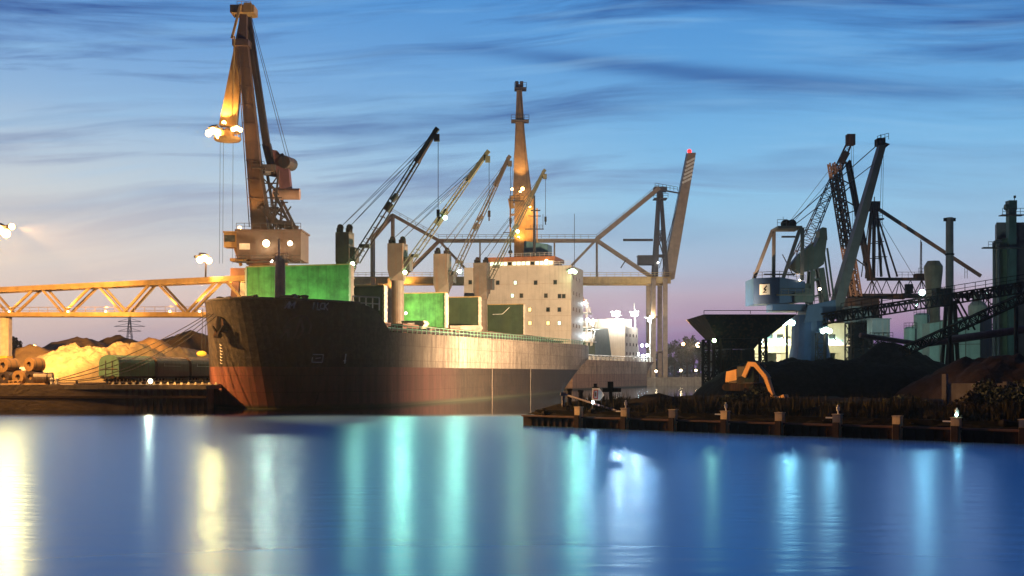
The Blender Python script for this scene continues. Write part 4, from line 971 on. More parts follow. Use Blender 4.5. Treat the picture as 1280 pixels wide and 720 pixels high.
roll(36, YH - (ZQ + 2.85 - H) * F / DR, DR, 1.0, 2.2, R(65), coil_y, 'ochre steel roll balanced on the dark roll beside the white sacks')
roll(43, YH - (ZQ + .85 - H) * F / 161, 161, .85, 1.7, R(12), coil_d, 'dark brown steel roll lying nearest the water, left of its twin')
roll(57, YH - (ZQ + .85 - H) * F / 161.6, 161.6, .85, 1.0, R(12), coil_d, 'short dark brown steel roll lying nearest the water, right of its twin')
m = MB()
for i in range(16):
    m.ball((X(14 + (i % 8) * 2.2, 172), 172 + (i % 3) * .5, ZQ + 1.2 + (i // 8) * .75 + .1 * (i % 2)), .62, 8, 5, (1, .8, .75))
m.box((X(22, 172), 172.4, ZQ + .4), (3, 2, .8))
tag(m.build('sack_stack', white, None, True), 'stack of white sacks between the ochre steel rolls', 'sacks')
m = MB(); p = V((X(19, 157.5), 157.5, ZQ))
for i in range(5): m.box(p + V((0, -.5 + .25 * i, .55)), (1.5, .18, .08))
for x in (-.6, 0, .6): m.box(p + V((x, 0, .36)), (.12, 1.2, .3))
m.box(p + V((0.1, 0, .16)), (1.7, 1.2, .2)); tag(m.build('pallet', mat('pallet_wood', (.30, .20, .11), .85)), 'wooden pallet with planks near the quay edge in front of the steel rolls', 'pallet')
m = MB()
for i in range(5): m.bar((X(6 + i * 3, 158), 157 + i * .5, ZQ + .12), (X(44 + i * 3, 160), 159 + i * .5, ZQ + .12), .3, .2)
tag(m.build('timber_planks', mat('pallet_wood', (.30, .20, .11), .85)), 'loose timber planks lying on the quay in front of the steel rolls', 'planks')
t = thing('wheel_loader', (X(3, 176), 176, ZQ), 'yellow wheel loader behind the steel rolls at the left edge', 'loader')
yel = mat('machine_yellow', (.55, .33, .04), .5); c = V((X(3, 176), 176, ZQ))
m = MB(); m.box(c + V((0, 0, 1.6)), (4, 2, 1.2)); m.box(c + V((-1.5, 0, 2.3)), (1.5, 1.8, .8)); m.build('body', yel, t)
m = MB(); m.box(c + V((.2, 0, 3.0)), (1.5, 1.7, 1.6)); cab = m.build('cab', mat('dark_glass', (.02, .03, .03), .15), t); m = MB(); m.box(c + V((.2, 0, 3.95)), (1.9, 2.0, .5)); m.build('cab_roof', yel, cab)
for sx in (-1.2, 1.4):
    for sy in (-1, 1): MB().tube(c + V((sx, sy * 1.1 - .25, .75)), c + V((sx, sy * 1.1 + .25, .75)), .75, n=14).build('wheel', black, t)
m = MB(); m.bar(c + V((1.8, 0, 1.8)), c + V((3.4, 0, .7)), .4); m.prism([c + V((3.2, -1.2, .1)), c + V((4.4, -1.2, .1)), c + V((3.6, -1.2, .4)), c + V((3.3, -1.2, 1.2))], (0, 2.4, 0)); m.build('bucket', dark, t)
c = V((X(252, 183), 183, Z(442, 183))); t = thing('hook_block', c, 'yellow rounded hook block hanging above the brown wagons beside the bow', 'hook block')
m = MB(); m.ball(c, .62, 12, 8, (1.3, .8, .7)); m.build('block', emis('yellow_glow', (1, .55, .04), .8), t); m = MB(); m.tube(c + V((0, 0, .4)), c + V((.2, 0, 7.2)), .05, n=5); m.tube(c + V((.5, 0, .3)), c + V((.8, 0, 7.2)), .05, n=5); m.build('wire', rope, t)  # yellow glow put into the block's material, it carries no lamp

# conveyor bridge on the left
D1, D2 = 205.0, 232.0
def TD(px): return D1 + (308 - px) / 308 * (D2 - D1)
def TB(px, py, dy=0): D = TD(px); return P(px, py, D) + V((0, dy, 0))
def topy(px): return 347.5 + (308 - px) / 308 * 14.5
bridge = thing('conveyor_bridge', (X(4, 231), 231, ZQ), 'long ochre lattice conveyor bridge spanning the left quay up to the crane', 'bridge')
om = mat('bridge_ochre', (.42, .29, .13), .55, rust=.2)
for dy in (0, 3.4):
    MB().bar(TB(-60, topy(-60), dy), TB(312, topy(312), dy), .75, .95).build('top_chord', om, bridge)
    MB().bar(TB(-60, 393, dy), TB(262, 393, dy), .7, .85).build('bottom_chord', om, bridge)
ups = [-20, 47, 118, 192, 276]; lows = [-60, 11, 80, 155, 233]
for dy in (0, 3.4):
    for i in range(5):
        MB().bar(TB(lows[i], 391, dy), TB(ups[i] - 3, topy(ups[i]), dy), .42, .42).build('diagonal', om, bridge)
        q = lows[i + 1] - 2 if i < 4 else 303
        MB().bar(TB(ups[i] + 4, topy(ups[i]), dy), TB(q, 391 if i < 4 else 374, dy), .36, .36).build('diagonal', om, bridge)
m = MB()
for px in ups + [300]: m.bar(TB(px, topy(px)), TB(px, topy(px), 3.4), .4)
for px in lows: m.bar(TB(px, 393), TB(px, 393, 3.4), .4)
for a, b in zip(ups[:-1], ups[1:]): m.bar(TB(a, topy(a)), TB(b, topy(b), 3.4), .25)
m.build('cross_brace', om, bridge)
m = MB(); m.bar(TB(-60, 394, 1.7), TB(262, 394, 1.7), 2.6, .25); wk = m.build('walkway', grey, bridge)
m = MB(); m.rail([TB(-60, 392.5, -.4), TB(260, 392.5, -.4)], 1.3, 2.4, .05); m.build('handrail', om, wk)
for px in (15, 88, 135, 215, 252):
    flood(bridge, TB(px, 390, -1.3), SOD, 8000, .2, (0, -.1, 1), 'walkway_lamp')
m = MB(); b = TB(3, 395, 1.7); m.bar((b.x, b.y, ZQ), (b.x, b.y, b.z), 1.7, 1.7); m.box((b.x, b.y, ZQ + .4), (3, 3, .8)); m.build('support_pillar', cream, bridge)
m = MB(); b = TB(300, 352, 1.7); m.bar((b.x, b.y + 2, ZQ), (b.x, b.y + 2, b.z), 1.4, 1.4); m.build('support_pillar', cream, bridge)
p = TB(257, 325, -.2); m = MB(); q = TB(257, 348, 0); m.tube(q, p + V((0, .5, .2)), .16); m.build('lamp_post', dark, bridge)
flood(bridge, p + V((0, -.6, 0)), SOD, 36000, 1.1, (.6, -.5, -.6), spot=165)
t = thing('light_mast', (-74.5, 155.9, ZQ), 'tall sodium floodlight mast glaring at the left edge of the view', 'light mast')
m = MB(); p = P(-1, 290, 150); m.tube((-74.5, 155.9, ZQ), (-74.5, 155.9, p.z + 1.5), .42, .2, n=12); m.bar((-74.5, 155.9, p.z + .8), (p.x, 149.5, p.z + .8), .4); m.box((p.x, 150.9, p.z + .8), (3.4, .5, .4)); m.build('mast', dark, t)
flood(t, p, SOD, 75000, 1.05, (.6, -.5, -.7), spot=125)
flood(t, p + V((2.0, -.8, .6)), SOD, 3600000, .4, V((27, 110, 2.5)) - p, spot=44)  # aimed heads from here on added to light bank, bow and heaps
flood(t, p + V((-1.5, 1.2, 1.6)), SOD, 1300000, .4, V((-40, 157, 7)) - p, spot=36)
flood(t, p + V((-2.6, 0, .2)), SOD, 2600000, .8, (-44, 140, -13), spot=42)
flood(t, p + V((-4.0, .6, 1.0)), SOD, 620000, .5, (.12, .75, -.6), spot=105)
def street_lamp(px, py, D, z0, col, pw, r, label, grp=None, em=70):
    p = P(px, py, D); t = thing('street_lamp', (p.x, D + .6, z0), label, 'street lamp', grp)
    m = MB(); m.tube((p.x, D + .6, z0), (p.x, D + .6, p.z + .4), .11, .07); m.bar((p.x, D + .6, p.z + .35), (p.x, D, p.z + .35), .1); m.lathe((p.x, D + .6, z0), [(.3, 0), (.3, .3), (.14, .4)], 8); m.build('post', dark, t)
    flood(t, p, col, pw, r, (0, -.5, -1), 'lamp_head', em=em); return t
street_lamp(43, 433, 262, ZQ, SOD, 3000, .38, 'small sodium street lamp glowing below the sand heaps at the left')

# ------------------------------------------------------------------ far shore
def leafset(m, c, rx, rz, n, sz, sd=None):
    for _ in range(n):
        while True:
            q = V((random.uniform(-1, 1), random.uniform(-1, 1), random.uniform(-1, 1)))
            if q.length <= 1 and q.length > .25: break
        p = V(c) + V((q.x * rx, q.y * rx, q.z * rz)); a = V((random.gauss(0, 1), random.gauss(0, 1), random.gauss(0, 1))).normalized()
        b = a.cross(V((random.gauss(0, 1), random.gauss(0, 1), random.gauss(0, 1)))).normalized(); s = sz * random.uniform(.6, 1.4)
        m.add([p - a * s, p + b * s * .6, p + a * s, p - b * s * .6], [(0, 1, 2, 3)])
leaf = [mat("foliage_dark", (.016, .024, .012), .8, var=.5, scale=1.2), mat('foliage_olive', (.03, .034, .015), .8, var=.5, scale=1.2), mat("foliage_brown", (.035, .028, .015), .8, var=.5, scale=1.2)]
bark = mat('bark', (.05, .04, .03), .9)
def tree(base, h, r, kind, label, grp, name='broadleaf_tree', slim=False, n=900):
    base = V(base); t = thing(name, base, label, 'tree', grp)
    m = MB(); m.tube(base - V((0, 0, .3)), base + V((0, 0, h * .6)), h * .03, h * .012, n=7)
    cl = []
    if slim:
        for i in range(9): cl.append((base + V((random.uniform(-.1, .1) * r, random.uniform(-.1, .1) * r, h * (.16 + .095 * i))), r * (1 - .075 * i) * random.uniform(.85, 1.1), h * .085))
    else:
        for i in range(9):
            a = random.uniform(0, 6.28); d = r * random.uniform(.15, .75); c = base + V((math.cos(a) * d, math.sin(a) * d, h * random.uniform(.38, .88)))
            cl.append((c, r * random.uniform(.32, .55), h * random.uniform(.12, .2))); m.tube(base + V((0, 0, h * .3)), c, h * .012, h * .004, n=5)
    m.build('trunk', bark, t); m = MB()
    for c, a, b in cl: leafset(m, c, a, b, n // len(cl), h * .028)
    m.build('crown', leaf[kind], t)
for i, (px, ty, D) in enumerate(((8, 428, 330), (12, 424, 334), (16, 421, 330), (20, 422, 336), (25, 426, 332))):
    tree((X(px, D), D, ZQ), Z(ty, D) - ZQ, 1.3, 0, 'one of the slender poplars in a close row above the sand at the far left', 'poplars at the far left', 'poplar_tree', True, 700)
for px, D, ty, k in ((834, 462, 436, 0), (843, 470, 428, 1), (851, 476, 424, 0), (859, 468, 421, 0), (867, 474, 423, 1), (874, 466, 426, 0), (882, 472, 424, 0), (891, 470, 428, 1), (902, 480, 425, 0), (915, 470, 428, 0), (930, 475, 427, 1), (826, 490, 440, 0)):
    tree((X(px, D), D, ZQ), Z(ty, D) - ZQ, 3.6, k, 'one of the dark trees on the far bank between gantry crane and hopper', 'trees on the far bank')
for px, D, ty, k in ((40, 420, 436, 0), (50, 430, 437, 0), (62, 425, 435, 1), (72, 440, 434, 0), (205, 430, 424, 0), (222, 440, 420, 0), (58, 400, 440, 0), (30, 410, 438, 1)):
    tree((X(px, D), D, ZQ), Z(ty, D) - ZQ, 4.2, k, 'one of the dark distant trees rising behind the sand heaps on the left', 'trees behind the sand heaps')
m = MB()
for i in range(5200):
    D = random.uniform(800, 1150); px = random.uniform(-250, 1550); hmax = (10 + 7 * noise2(px * .02, D * .004, 3)) * (1 if px < 560 or px > 800 else .7)
    c = V((X(px, D), D, ZQ + random.random() ** .8 * hmax)); leafset(m, c, 3.5, 2.5, 2, 2.6)
o = m.build('distant_wood', leaf[0]); o['kind'] = 'stuff'; tag(o, 'dark far-off wood along the horizon', 'wood')
# pylon
DP = 900; base = V((X(162, DP), DP, ZQ)); tz = Z(397, DP)
t = thing('electricity_pylon', base, 'thin lattice electricity pylon far behind the sand heaps', 'pylon')
m = MB(); m.lattice(base, V((base.x, DP, tz)), 8, 8, 12, .22, 1.0, 1.0); m.build('tower', dark, t)
m = MB()
for py, wd_ in ((402, 9), (408, 12), (414, 9)): z = Z(py, DP); m.bar((base.x - wd_, DP, z), (base.x + wd_, DP, z), .4); m.bar((base.x - wd_, DP, z), (base.x, DP, z + 2.6), .25); m.bar((base.x + wd_, DP, z), (base.x, DP, z + 2.6), .25)
m.build('cross_arm', dark, t)
m = MB(); m.box((40, 437.0, 1.3), (30, .5, 4)); m.box((180, 437, 1.3), (250, .5, 4)); tag(m.build('far_quay_wall', concrete), 'concrete quay wall along the far bank beyond the two ships', 'quay wall')
GR = 'lamps along the far bank'
street_lamp(820, 464, 432, ZQ, WARM, 1500, .42, 'small warm lamp low on the far bank right under the gantry crane legs')
street_lamp(851, 463, 440, ZQ, WARM, 1500, .45, 'left of the two low lamps on the far bank in front of the wood')
street_lamp(870, 463, 440, ZQ, WARM, 1500, .38, 'right of the two low lamps on the far bank, beside the hopper')
t = street_lamp(854, 430, 441, ZQ, SOD, 1500, .6, 'tall sodium lamp glowing orange among the trees on the far bank', em=1.5)
m = MB(); m.rail([(66, 437.6, ZQ), (130, 437.6, ZQ)], 1.2, 3, .08); tag(m.build('quay_railing', grey), 'thin metal railing along the far bank in front of the wood', 'railing')
# ------------------------------------------------------------------ right bank
def edge(px, back=0.0):
    k = (px - 640) / F; t = (109 * k - 1.9) / (34.1 + 28 * k); p = V((1.9 + 34.1 * t, 109 - 28 * t, 0)); n = V((28, 34.1, 0)).normalized(); return p + n * back
ED = V((34.1, -28, 0)).normalized(); EN = V((28, 34.1, 0)).normalized(); EA = math.atan2(ED.y, ED.x)
E0 = V((1.9, 109, 0))
# rough earth bank behind the timber edge
vs = []; fs = []; NU, NV = 150, 30
for i in range(NU + 1):
    for j in range(NV + 1):
        u = -1.0 + i * .75; v = .25 + j * 1.15; p = E0 + ED * u + EN * v
        z = .75 + 1.5 * (1 - math.exp(-v / 1.8)) + .28 * noise2(u * .6, v * .7, 2) + .15 * noise2(u * 1.9, v * 2.1, 5) + .9 * math.exp(-((u - 10.5) / 2.6) ** 2 - ((v - 5) / 2.4) ** 2)
        if u < 1.0: z = min(z, 1.0 + (u + 1) * .6)
        if j == NV: z = .5
        vs.append(V((p.x, p.y, z)))
for i in range(NU):
    for j in range(NV): a = i * (NV + 1) + j; fs.append((a, a + NV + 1, a + NV + 2, a + 1))
m = MB(); m.add(vs, fs); struct(m.build('earth_bank', bank_m, None, True))
m = MB(); m.box(E0 + ED * 45 + EN * .15 + V((0, 0, .1)), (92, .5, 1.5), EA)
for i in range(130): m.box(E0 + ED * (i * .7) - EN * .14 + V((0, 0, .05)), (.24, .14, 1.3), EA)
tag(m.build('timber_revetment', mat('old_timber', (.06, .04, .03), .85, streak=.4)), 'low dark timber revetment along the water behind the mooring posts', 'revetment')
m = MB(); m.box(E0 + ED * 45 - EN * .12 + V((0, 0, .93)), (92, .55, .14), EA); tag(m.build('capping_plank', mat('reddish_timber', (.12, .06, .04), .8, streak=.3)), 'reddish capping plank along the top of the timber revetment', 'plank')
m = MB(); a = E0 + V((.1, 0, 0)); m.prism([V((1.75, 109, -1)), V((1.75, 109, .85)), V((4.2, 122, 1.2)), V((4.2, 122, -1))], (.4, 0, 0)); tag(m.build('bank_end_wall', mat('old_timber', (.06, .04, .03), .85, streak=.4)), 'dark end wall where the right bank stops at the left', 'quay wall')
# mooring posts
postm = mat('post_timber', (.62, .46, .27), .8, var=.3, streak=.5)
NAMES = ['first', 'second', 'third', 'fourth', 'fifth', 'sixth', 'seventh', 'eighth', 'ninth']
PX = (726, 784, 844, 909, 977, 1049, 1124, 1197, 1282)
for i, px in enumerate(PX):
    p = edge(px, -.32); fit = i in (1, 3, 5, 7)
    lab = {0: 'timber mooring post at the left end of the bank below the white arrow sign', 1: 'timber mooring post with a short side arm, next right of the arrow sign', 2: 'plain timber mooring post in front of the two dark tufts left of the excavator',
           3: 'timber mooring post with a side arm, just left below the excavator boom', 4: 'plain timber mooring post right below the excavator bucket', 5: 'timber mooring post with a tall rod and side arm, midway along the right bank',
           6: 'plain timber mooring post below the pale concrete wall end', 7: 'timber mooring post carrying a small lit lamp', 8: 'timber mooring post at the right edge of the view'}[i]
    t = thing('mooring_post', p, lab, 'post', 'timber mooring posts along the right bank')
    hgt = 1.85 - .02 * i; m = MB(); m.box(p + V((0, 0, hgt / 2 - .2)), (.62, .5, hgt + .4), EA + R(4 * ((i * 7) % 3 - 1))); m.box(p + V((0, 0, hgt * .999 + .03)), (.7, .58, .06), EA); m.build('post', postm, t)
    m = MB(); m.box(p + V((0, 0, .55)) - EN * .32, (.5, .14, 1.2), EA); m.build('fender_board', mat('old_timber', (.06, .04, .03), .85, streak=.4), t)
    if fit:
        m = MB(); m.bar(p + V((0, 0, hgt - .25)) - ED * .25, p + V((0, 0, hgt - .25)) - ED * .95, .12, .1); m.build('side_arm', white, t)
        m = MB(); m.tube(p + V((.05, 0, hgt)), p + V((.05, 0, hgt + .75)), .06); m.box(p + V((.05, 0, hgt + .45)), (.22, .12, .3)); m.build('rod', white, t)
    if i == 7: flood(t, p + V((-.05, -.2, hgt + .25)), TEAL, 60, .10, (0, -1, 0), 'post_lamp')
# sign, signal posts, slanted pole
def EP(px, back, py):
    p = edge(px, back); return V((p.x, p.y, Z(py, p.y)))
t = thing('arrow_sign', EP(733, 2.0, 500), 'white arrow-shaped board with a red outlined rectangle at the left end of the right bank', 'sign')
p = EP(731, 2.0, 492.5); sx = V((.8, -.6, 0)); s_ = 1440 / p.y
def SG(px, py, d=0): return p + sx * ((px - 731) / s_ / .8) + V((0, 0, (492.5 - py) / s_)) + V((-.6, -.8, 0)) * d
m = MB(); m.prism([SG(724.5, 500), SG(724.8, 485.3), SG(733.5, 485.3), SG(739, 493.5), SG(734, 500.5)], (0, .09, 0)); bd = m.build('board', white, t)
redm = mat('sign_red', (.45, .05, .03), .6)
m = MB(); c = [SG(726.5, 498, .02), SG(727, 487.8, .02), SG(731.5, 487.6, .02), SG(731.2, 498.3, .02)]
for a, b in ((0, 1), (1, 2), (2, 3), (3, 0)): m.bar(c[a], c[b], .08, .02, up=(0, 1, 0))
m.build('red_outline', redm, bd); m = MB(); m.prism([SG(727.9, 495.5, .02), SG(728.1, 490.5, .02), SG(730, 490.4, .02), SG(729.9, 495.8, .02)], (0, .015, 0)); m.build('tan_panel', mat('sign_tan', (.28, .17, .08), .7), bd)
m = MB(); a = SG(729, 500, -.12); m.tube(V((a.x, a.y, 1.2)), SG(729, 487, -.12), .07); a = SG(735, 497, -.12); m.tube(V((a.x, a.y, 1.2)), SG(735, 488, -.12), .06); m.build('sign_post', dark, t)
t = thing('warning_light', EP(731.5, 1.2, 510), 'small blue-white lamp on a short stake below the arrow sign', 'lamp')
q = EP(731.5, 1.2, 503.5); m = MB(); m.tube(V((q.x, q.y, 1.0)), q, .05); m.build('stake', dark, t); flood(t, q + V((0, -.12, .05)), COOL, 120, .13, (0, -1, 0), 'lamp_head', em=45)
t = thing('signal_post', EP(720, 3, 497), 'dark signal post with a lamp box and splayed feet, left of the arrow sign', 'signal post'); q = EP(720.5, 3, 486); k = q.y / 1440
m = MB(); m.box(q + V((0, 0, 4.0 * k)), (4 * k, 3 * k, 5 * k)); m.box(q + V((0, 0, -.5 * k)), (8 * k, 3 * k, 6 * k)); m.build('lamp_box', black, t); m = MB(); z = 1.6
m.bar(q + V((-1 * k, 0, -2 * k)), V((q.x - 3 * k, q.y, z)), 1.6 * k); m.bar(q + V((1 * k, 0, -2 * k)), V((q.x + 3.2 * k, q.y, z)), 1.6 * k); m.build('leg', black, t)
t = thing('signal_post', EP(737, 3.4, 497), 'taller dark signal post with a cross arm, directly behind the arrow sign', 'signal post'); q = EP(736.5, 3.4, 486)
m = MB(); m.box(q + V((0, 0, 5 * k)), (7 * k, 4 * k, 8 * k)); m.build('lamp_box', black, t); m = MB(); m.box(q + V((1.5 * k, 0, -1.5 * k)), (23 * k, 2.5 * k, 5 * k)); m.build('cross_arm', black, t)
m = MB(); m.tube(V((q.x + 1.5 * k, q.y, 1.5)), q, 2.2 * k); m.build('post', black, t)
m = MB(); m.tube(EP(684, 2.5, 492.5), EP(772, .9, 516), .10); m.tube(EP(684, 2.5, 492.5), V((edge(684, 2.5).x, edge(684, 2.5).y, 1.0)), .14); m.box(EP(684, 2.5, 492.5), (.5, .5, .35)); tag(m.build('slanting_pole', mat('pole_mauve', (.14, .12, .17), .5)), 'slanting grey pole running down past the arrow sign', 'barrier')  # thin slanted grey pole with a stub post at its upper end
for px, py, lab in ((702, 491, 'short dark stump on the bank left of the signal posts'), (688, 489, 'thin pale stake left of the dark stump')):
    q = EP(px, 3, py); m = MB()
    if 'stump' in lab: m.lathe((q.x, q.y, 1.2), [(.22, 0), (.2, q.z - 1.2), (.28, q.z - 1.1), (.28, q.z - .95)], 10)
    else: m.tube((q.x, q.y, .9), (q.x, q.y, q.z + .2), .05); m.box((q.x, q.y, q.z + .2), (.14, .14, .1))
    tag(m.build('bollard' if 'stump' in lab else 'stake', black if 'stump' in lab else white), lab, 'stump' if 'stump' in lab else 'stake')
# bushes and grass
def bush(px, back, w_, h_, kind, label):
    p = edge(px, back); z0 = 1.6 if back < 12 else 2.0; m = MB()
    for i in range(7):
        a = random.uniform(0, 6.28); d = w_ * random.uniform(0, .6); c = V((p.x + math.cos(a) * d, p.y + math.sin(a) * d, z0 + h_ * random.uniform(.25, .75))); leafset(m, c, w_ * .45, h_ * .3, 170, .13)
    t = thing('bush', (p.x, p.y, z0), label, 'bush', 'bushes on the right bank'); m.build('foliage', leaf[kind], t)
    m = MB()
    for i in range(5): a = random.uniform(0, 6.28); m.tube((p.x, p.y, z0 - .5), (p.x + math.cos(a) * w_ * .4, p.y + math.sin(a) * w_ * .4, z0 + h_ * .7), .05, .02, n=5)
    m.build('stem', bark, t)
BUSH_H = 0.75
BL = ['low dark bush left of the hopper legs', 'rounded dark bush in front of the left hopper leg', 'tangled bush between the hopper and the excavator', 'low bush under the excavator boom', 'olive bush right of the excavator bucket', 'dark scrub left of the pale concrete wall', 'brownish bush hiding the left part of the concrete wall', 'tall dark bush covering the middle of the concrete wall', 'wide dark bush covering the right part of the concrete wall', 'dark bush at the right edge above the last post', 'low bush just left of the pale wall end post', 'scrub in front of the reddish heap']
for i, (px, bk, w_, h_, k) in enumerate(((852, 9, 2.2, 1.7, 0), (876, 10, 2.4, 2.3, 0), (900, 6, 2.0, 1.1, 1), (946, 3, 1.6, .55, 1), (1000, 6, 2.4, 1.0, 1), (1075, 8, 2.4, 1.6, 0), (1164, 9, 1.8, 2.1, 2), (1185, 9, 2.2, 3.2, 0), (1222, 8, 2.6, 3.0, 0), (1268, 6, 2.4, 2.6, 0), (1105, 7, 1.8, 1.3, 1), (1245, 12, 2.2, 3.2, 2))): bush(px, bk, w_, h_, k, BL[i])
m = MB()
for i in range(14000):
    u = random.uniform(3, 85); v = abs(random.gauss(0, 1)) * 4 + .8; p = E0 + ED * u + EN * v
    z = .75 + 1.5 * (1 - math.exp(-v / 1.8)) + .28 * noise2(u * .6, v * .7, 2); hgt = random.uniform(.25, 1.0) * (1.2 if noise2(u * .5, v * .3, 8) > 0 else .6); a = random.uniform(0, 6.28); d = V((math.cos(a), math.sin(a), 0)) * .05
    tip = V((p.x + random.gauss(0, .12), p.y + random.gauss(0, .12), z + hgt)); m.add([V((p.x, p.y, z - .1)) - d, V((p.x, p.y, z - .1)) + d, tip], [(0, 1, 2)])
o = m.build('rough_grass', mat('dry_grass', (.03, .024, .012), .9, var=.5)); o['kind'] = 'stuff'; tag(o, 'rough dry grass along the right bank', 'grass')

# loose stones at the water's edge
m = MB()
for i in range(170):
    u = random.uniform(-.5, 88); v = abs(random.gauss(0, 1)) * 2.2 + .5; p = E0 + ED * u + EN * v; r = .07 + .35 * random.random() ** 3
    m.ball((p.x, p.y, .75 + 1.5 * (1 - math.exp(-v / 1.8)) + .05), r, 6, 4, (random.uniform(.8, 1.4), random.uniform(.7, 1.2), random.uniform(.5, .9)))
o = m.build('rubble', mat('rubble_stone', (.025, .021, .018), .9, var=.5)); o['kind'] = 'stuff'; tag(o, 'loose dark stones strewn along the right bank', 'stones')
# heaps and wall
heap('coal_heap', (X(1018, 158), 158, 1.4), 17, 12, Z(452, 158) - 1.4, coal, 'long flat-topped black coal heap behind the excavator', 'coal heap', power=4, rough=.07, n=70, m=30, lump=.5, sd=3)
heap('coal_heap', (X(1116, 162), 162, 1.4), 15, 13, Z(430, 162) - 1.4, coal, 'high black coal heap below the conveyor', 'coal heap', power=1.2, rough=.07, n=70, m=30, lump=.5, sd=5)
heap('ore_heap', (X(1252, 140), 140, 1.4), 12, 10, Z(446, 140) - 1.4, mat('red_ore', (.018, .012, .011), .95, var=.4, bump=.8), 'dark reddish heap of ore behind the concrete wall', 'ore heap', power=2.0, rough=.08, n=70, m=30, lump=.5, sd=7)
m = MB(); a, b = edge(1128, 10), edge(1272, 10); m.box((a + b) / 2 + V((0, 0, 2.7)), ((b - a).length, .3, 2.9), EA); wl_ = tag(m.build('concrete_wall', mat('pale_concrete', (.20, .185, .19), .9, streak=.4)), 'pale stained concrete retaining wall behind the bushes on the right bank', 'wall')
m = MB(); m.box(a + V((0, 0, 3.0)) - ED * .25, (.35, .45, 3.8), EA)
for k_ in (.3, .55, .8): m.box(a.lerp(b, k_) + V((0, 0, 2.8)) - EN * .18, (.3, .2, 3.0), EA)
m.build('wall_pier', mat('pale_concrete', (.20, .185, .19), .9, streak=.4), wl_)

# excavator
DE = 126.0; ED_ = V((.77, -.64, 0)); EN_ = V((-.64, -.77, 0)); EX0 = V((25.4, 126, 0)); ea = math.atan2(ED_.y, ED_.x)
def XV(px, py, dy=0):
    k = (px - 640) / F; D = (.64 * EX0.x + .77 * EX0.y) / (.64 * k + .77); return P(px, py, D) - EN_ * dy
t = thing('excavator', (EX0.x, EX0.y, 2.4), 'orange excavator with its boom arched over and its bucket lowered among the bushes', 'excavator')
exo = mat('excavator_orange', (.55, .30, .12), .6, var=.15, streak=.2)
m = MB(); m.prism([XV(906.5, 478), XV(907.5, 464.5), XV(920.5, 461.5), XV(920.5, 475)], EN_ * -2.4); m.build('counterweight', exo, t)
m = MB(); m.box(XV(929, 469, 1.2), (1.5, 2.4, 1.9), ea); m.box(XV(926, 475, 1.2), (3.0, 2.4, .7), ea); m.build('body', dark, t)
m = MB(); m.box(XV(937, 467, .5), (1.1, 1.2, 1.9), ea); m.build('cab', mat('dark_glass', (.02, .03, .03), .15), t)
for dy in (.1, 2.3):
    m = MB(); m.bar(XV(908, 484, dy), XV(940, 484, dy), .6, .8); m.tube(XV(908, 484, dy - .3), XV(908, 484, dy + .3), .42); m.tube(XV(940, 484, dy - .3), XV(940, 484, dy + .3), .42); m.build('track', black, t)
m = MB(); m.bar(XV(931, 471, .1), XV(938, 455, .1), .5, .85, .5, .8, up=EN_); m.bar(XV(936, 455, .1), XV(948, 455.5, .1), .5, .8, up=EN_); m.bar(XV(944, 454, .1), XV(960, 474, .1), .5, .95, .45, .7, up=EN_); m.build('boom', exo, t)
m = MB(); m.bar(XV(956.5, 468, .1), XV(966, 496, .1), .42, .85, .35, .45, up=EN_); m.build('dipper_arm', exo, t)
m = MB(); m.tube(XV(950, 455, .1), XV(961, 466, .1), .12); m.tube(XV(951, 453, .1), XV(956, 459, .1), .18); m.build('hydraulic_ram', dark, t)
m = MB(); m.prism([XV(966, 495, -.2), XV(972, 497, -.2), XV(980, 493, -.2), XV(982, 498, -.2), XV(974, 501, -.2), XV(967, 499, -.2)], EN_ * -1.1); m.build('bucket', exo, t)

# loading hopper
DH = 180.0
def HP(px, py, dy=0): return P(px, py, DH) + V((0, dy, 0))
t = thing('loading_hopper', (X(915, DH), DH, 1.5), 'black flared loading hopper on lattice legs behind the excavator', 'hopper')
m = MB(); m.hull8([HP(889, 424, -5), HP(950, 424, -5), HP(950, 424, 5), HP(889, 424, 5)], [HP(868, 396.5, -9), HP(978, 396.5, -9), HP(978, 396.5, 9), HP(868, 396.5, 9)]); m.hull8([HP(900, 436, -3), HP(938, 436, -3), HP(938, 436, 3), HP(900, 436, 3)], [HP(893, 424.5, -4.6), HP(946, 424.5, -4.6), HP(946, 424.5, 4.6), HP(893, 424.5, 4.6)]); m.box(HP(919, 448, 0), (2.2, 2.2, 2))
m.build('bin', black, t); m = MB(); m.box(HP(921, 458, 0), (4.6, 5, 5.0)); m.box(HP(912, 447, -2.2), (2.2, 1.6, 2.4)); m.box(HP(931, 468, -2.6), (1.6, 2, 3)); m.tube(HP(906, 440, -3), HP(938, 470, -3), .3); m.build('feeder_house', black, t)
m = MB(); m.rail([HP(868, 396, -9), HP(978, 396, -9)], .5, 6, .05, False); m.build('rim', dark, t)
for px in (889, 945):
    for dy in (-5, 5): MB().lattice(V((X(px, DH), DH + dy, 1.4)), HP(px, 424, dy), .95, .95, 6, .16, rd=.11).build('lattice_leg', black, t)
m = MB()
for dy in (-5, 5): m.bar(HP(893, 480, dy), HP(907, 437, dy), .22); m.bar(HP(942, 480, dy), HP(930, 437, dy), .22); m.bar(HP(893, 452, dy), HP(941, 452, dy), .25); m.bar(HP(893, 465, dy), HP(941, 465, dy), .2)
m.box(HP(917, 456, 0), (6, 4, 1.6)); m.rail([HP(894, 452, -5), HP(940, 452, -5)], 1.1, 1.2, .05); m.build('bracing', black, t)
flood(t, HP(881, 430, 6.5), SOFT, 3000000, .34, (V((0, 252, 5)) - HP(881, 430, 6.5)), spot=176, soft=.12); flood(t, HP(884, 427, -6.2), GRN, 1800, .28, (-.5, -.7, -.2))

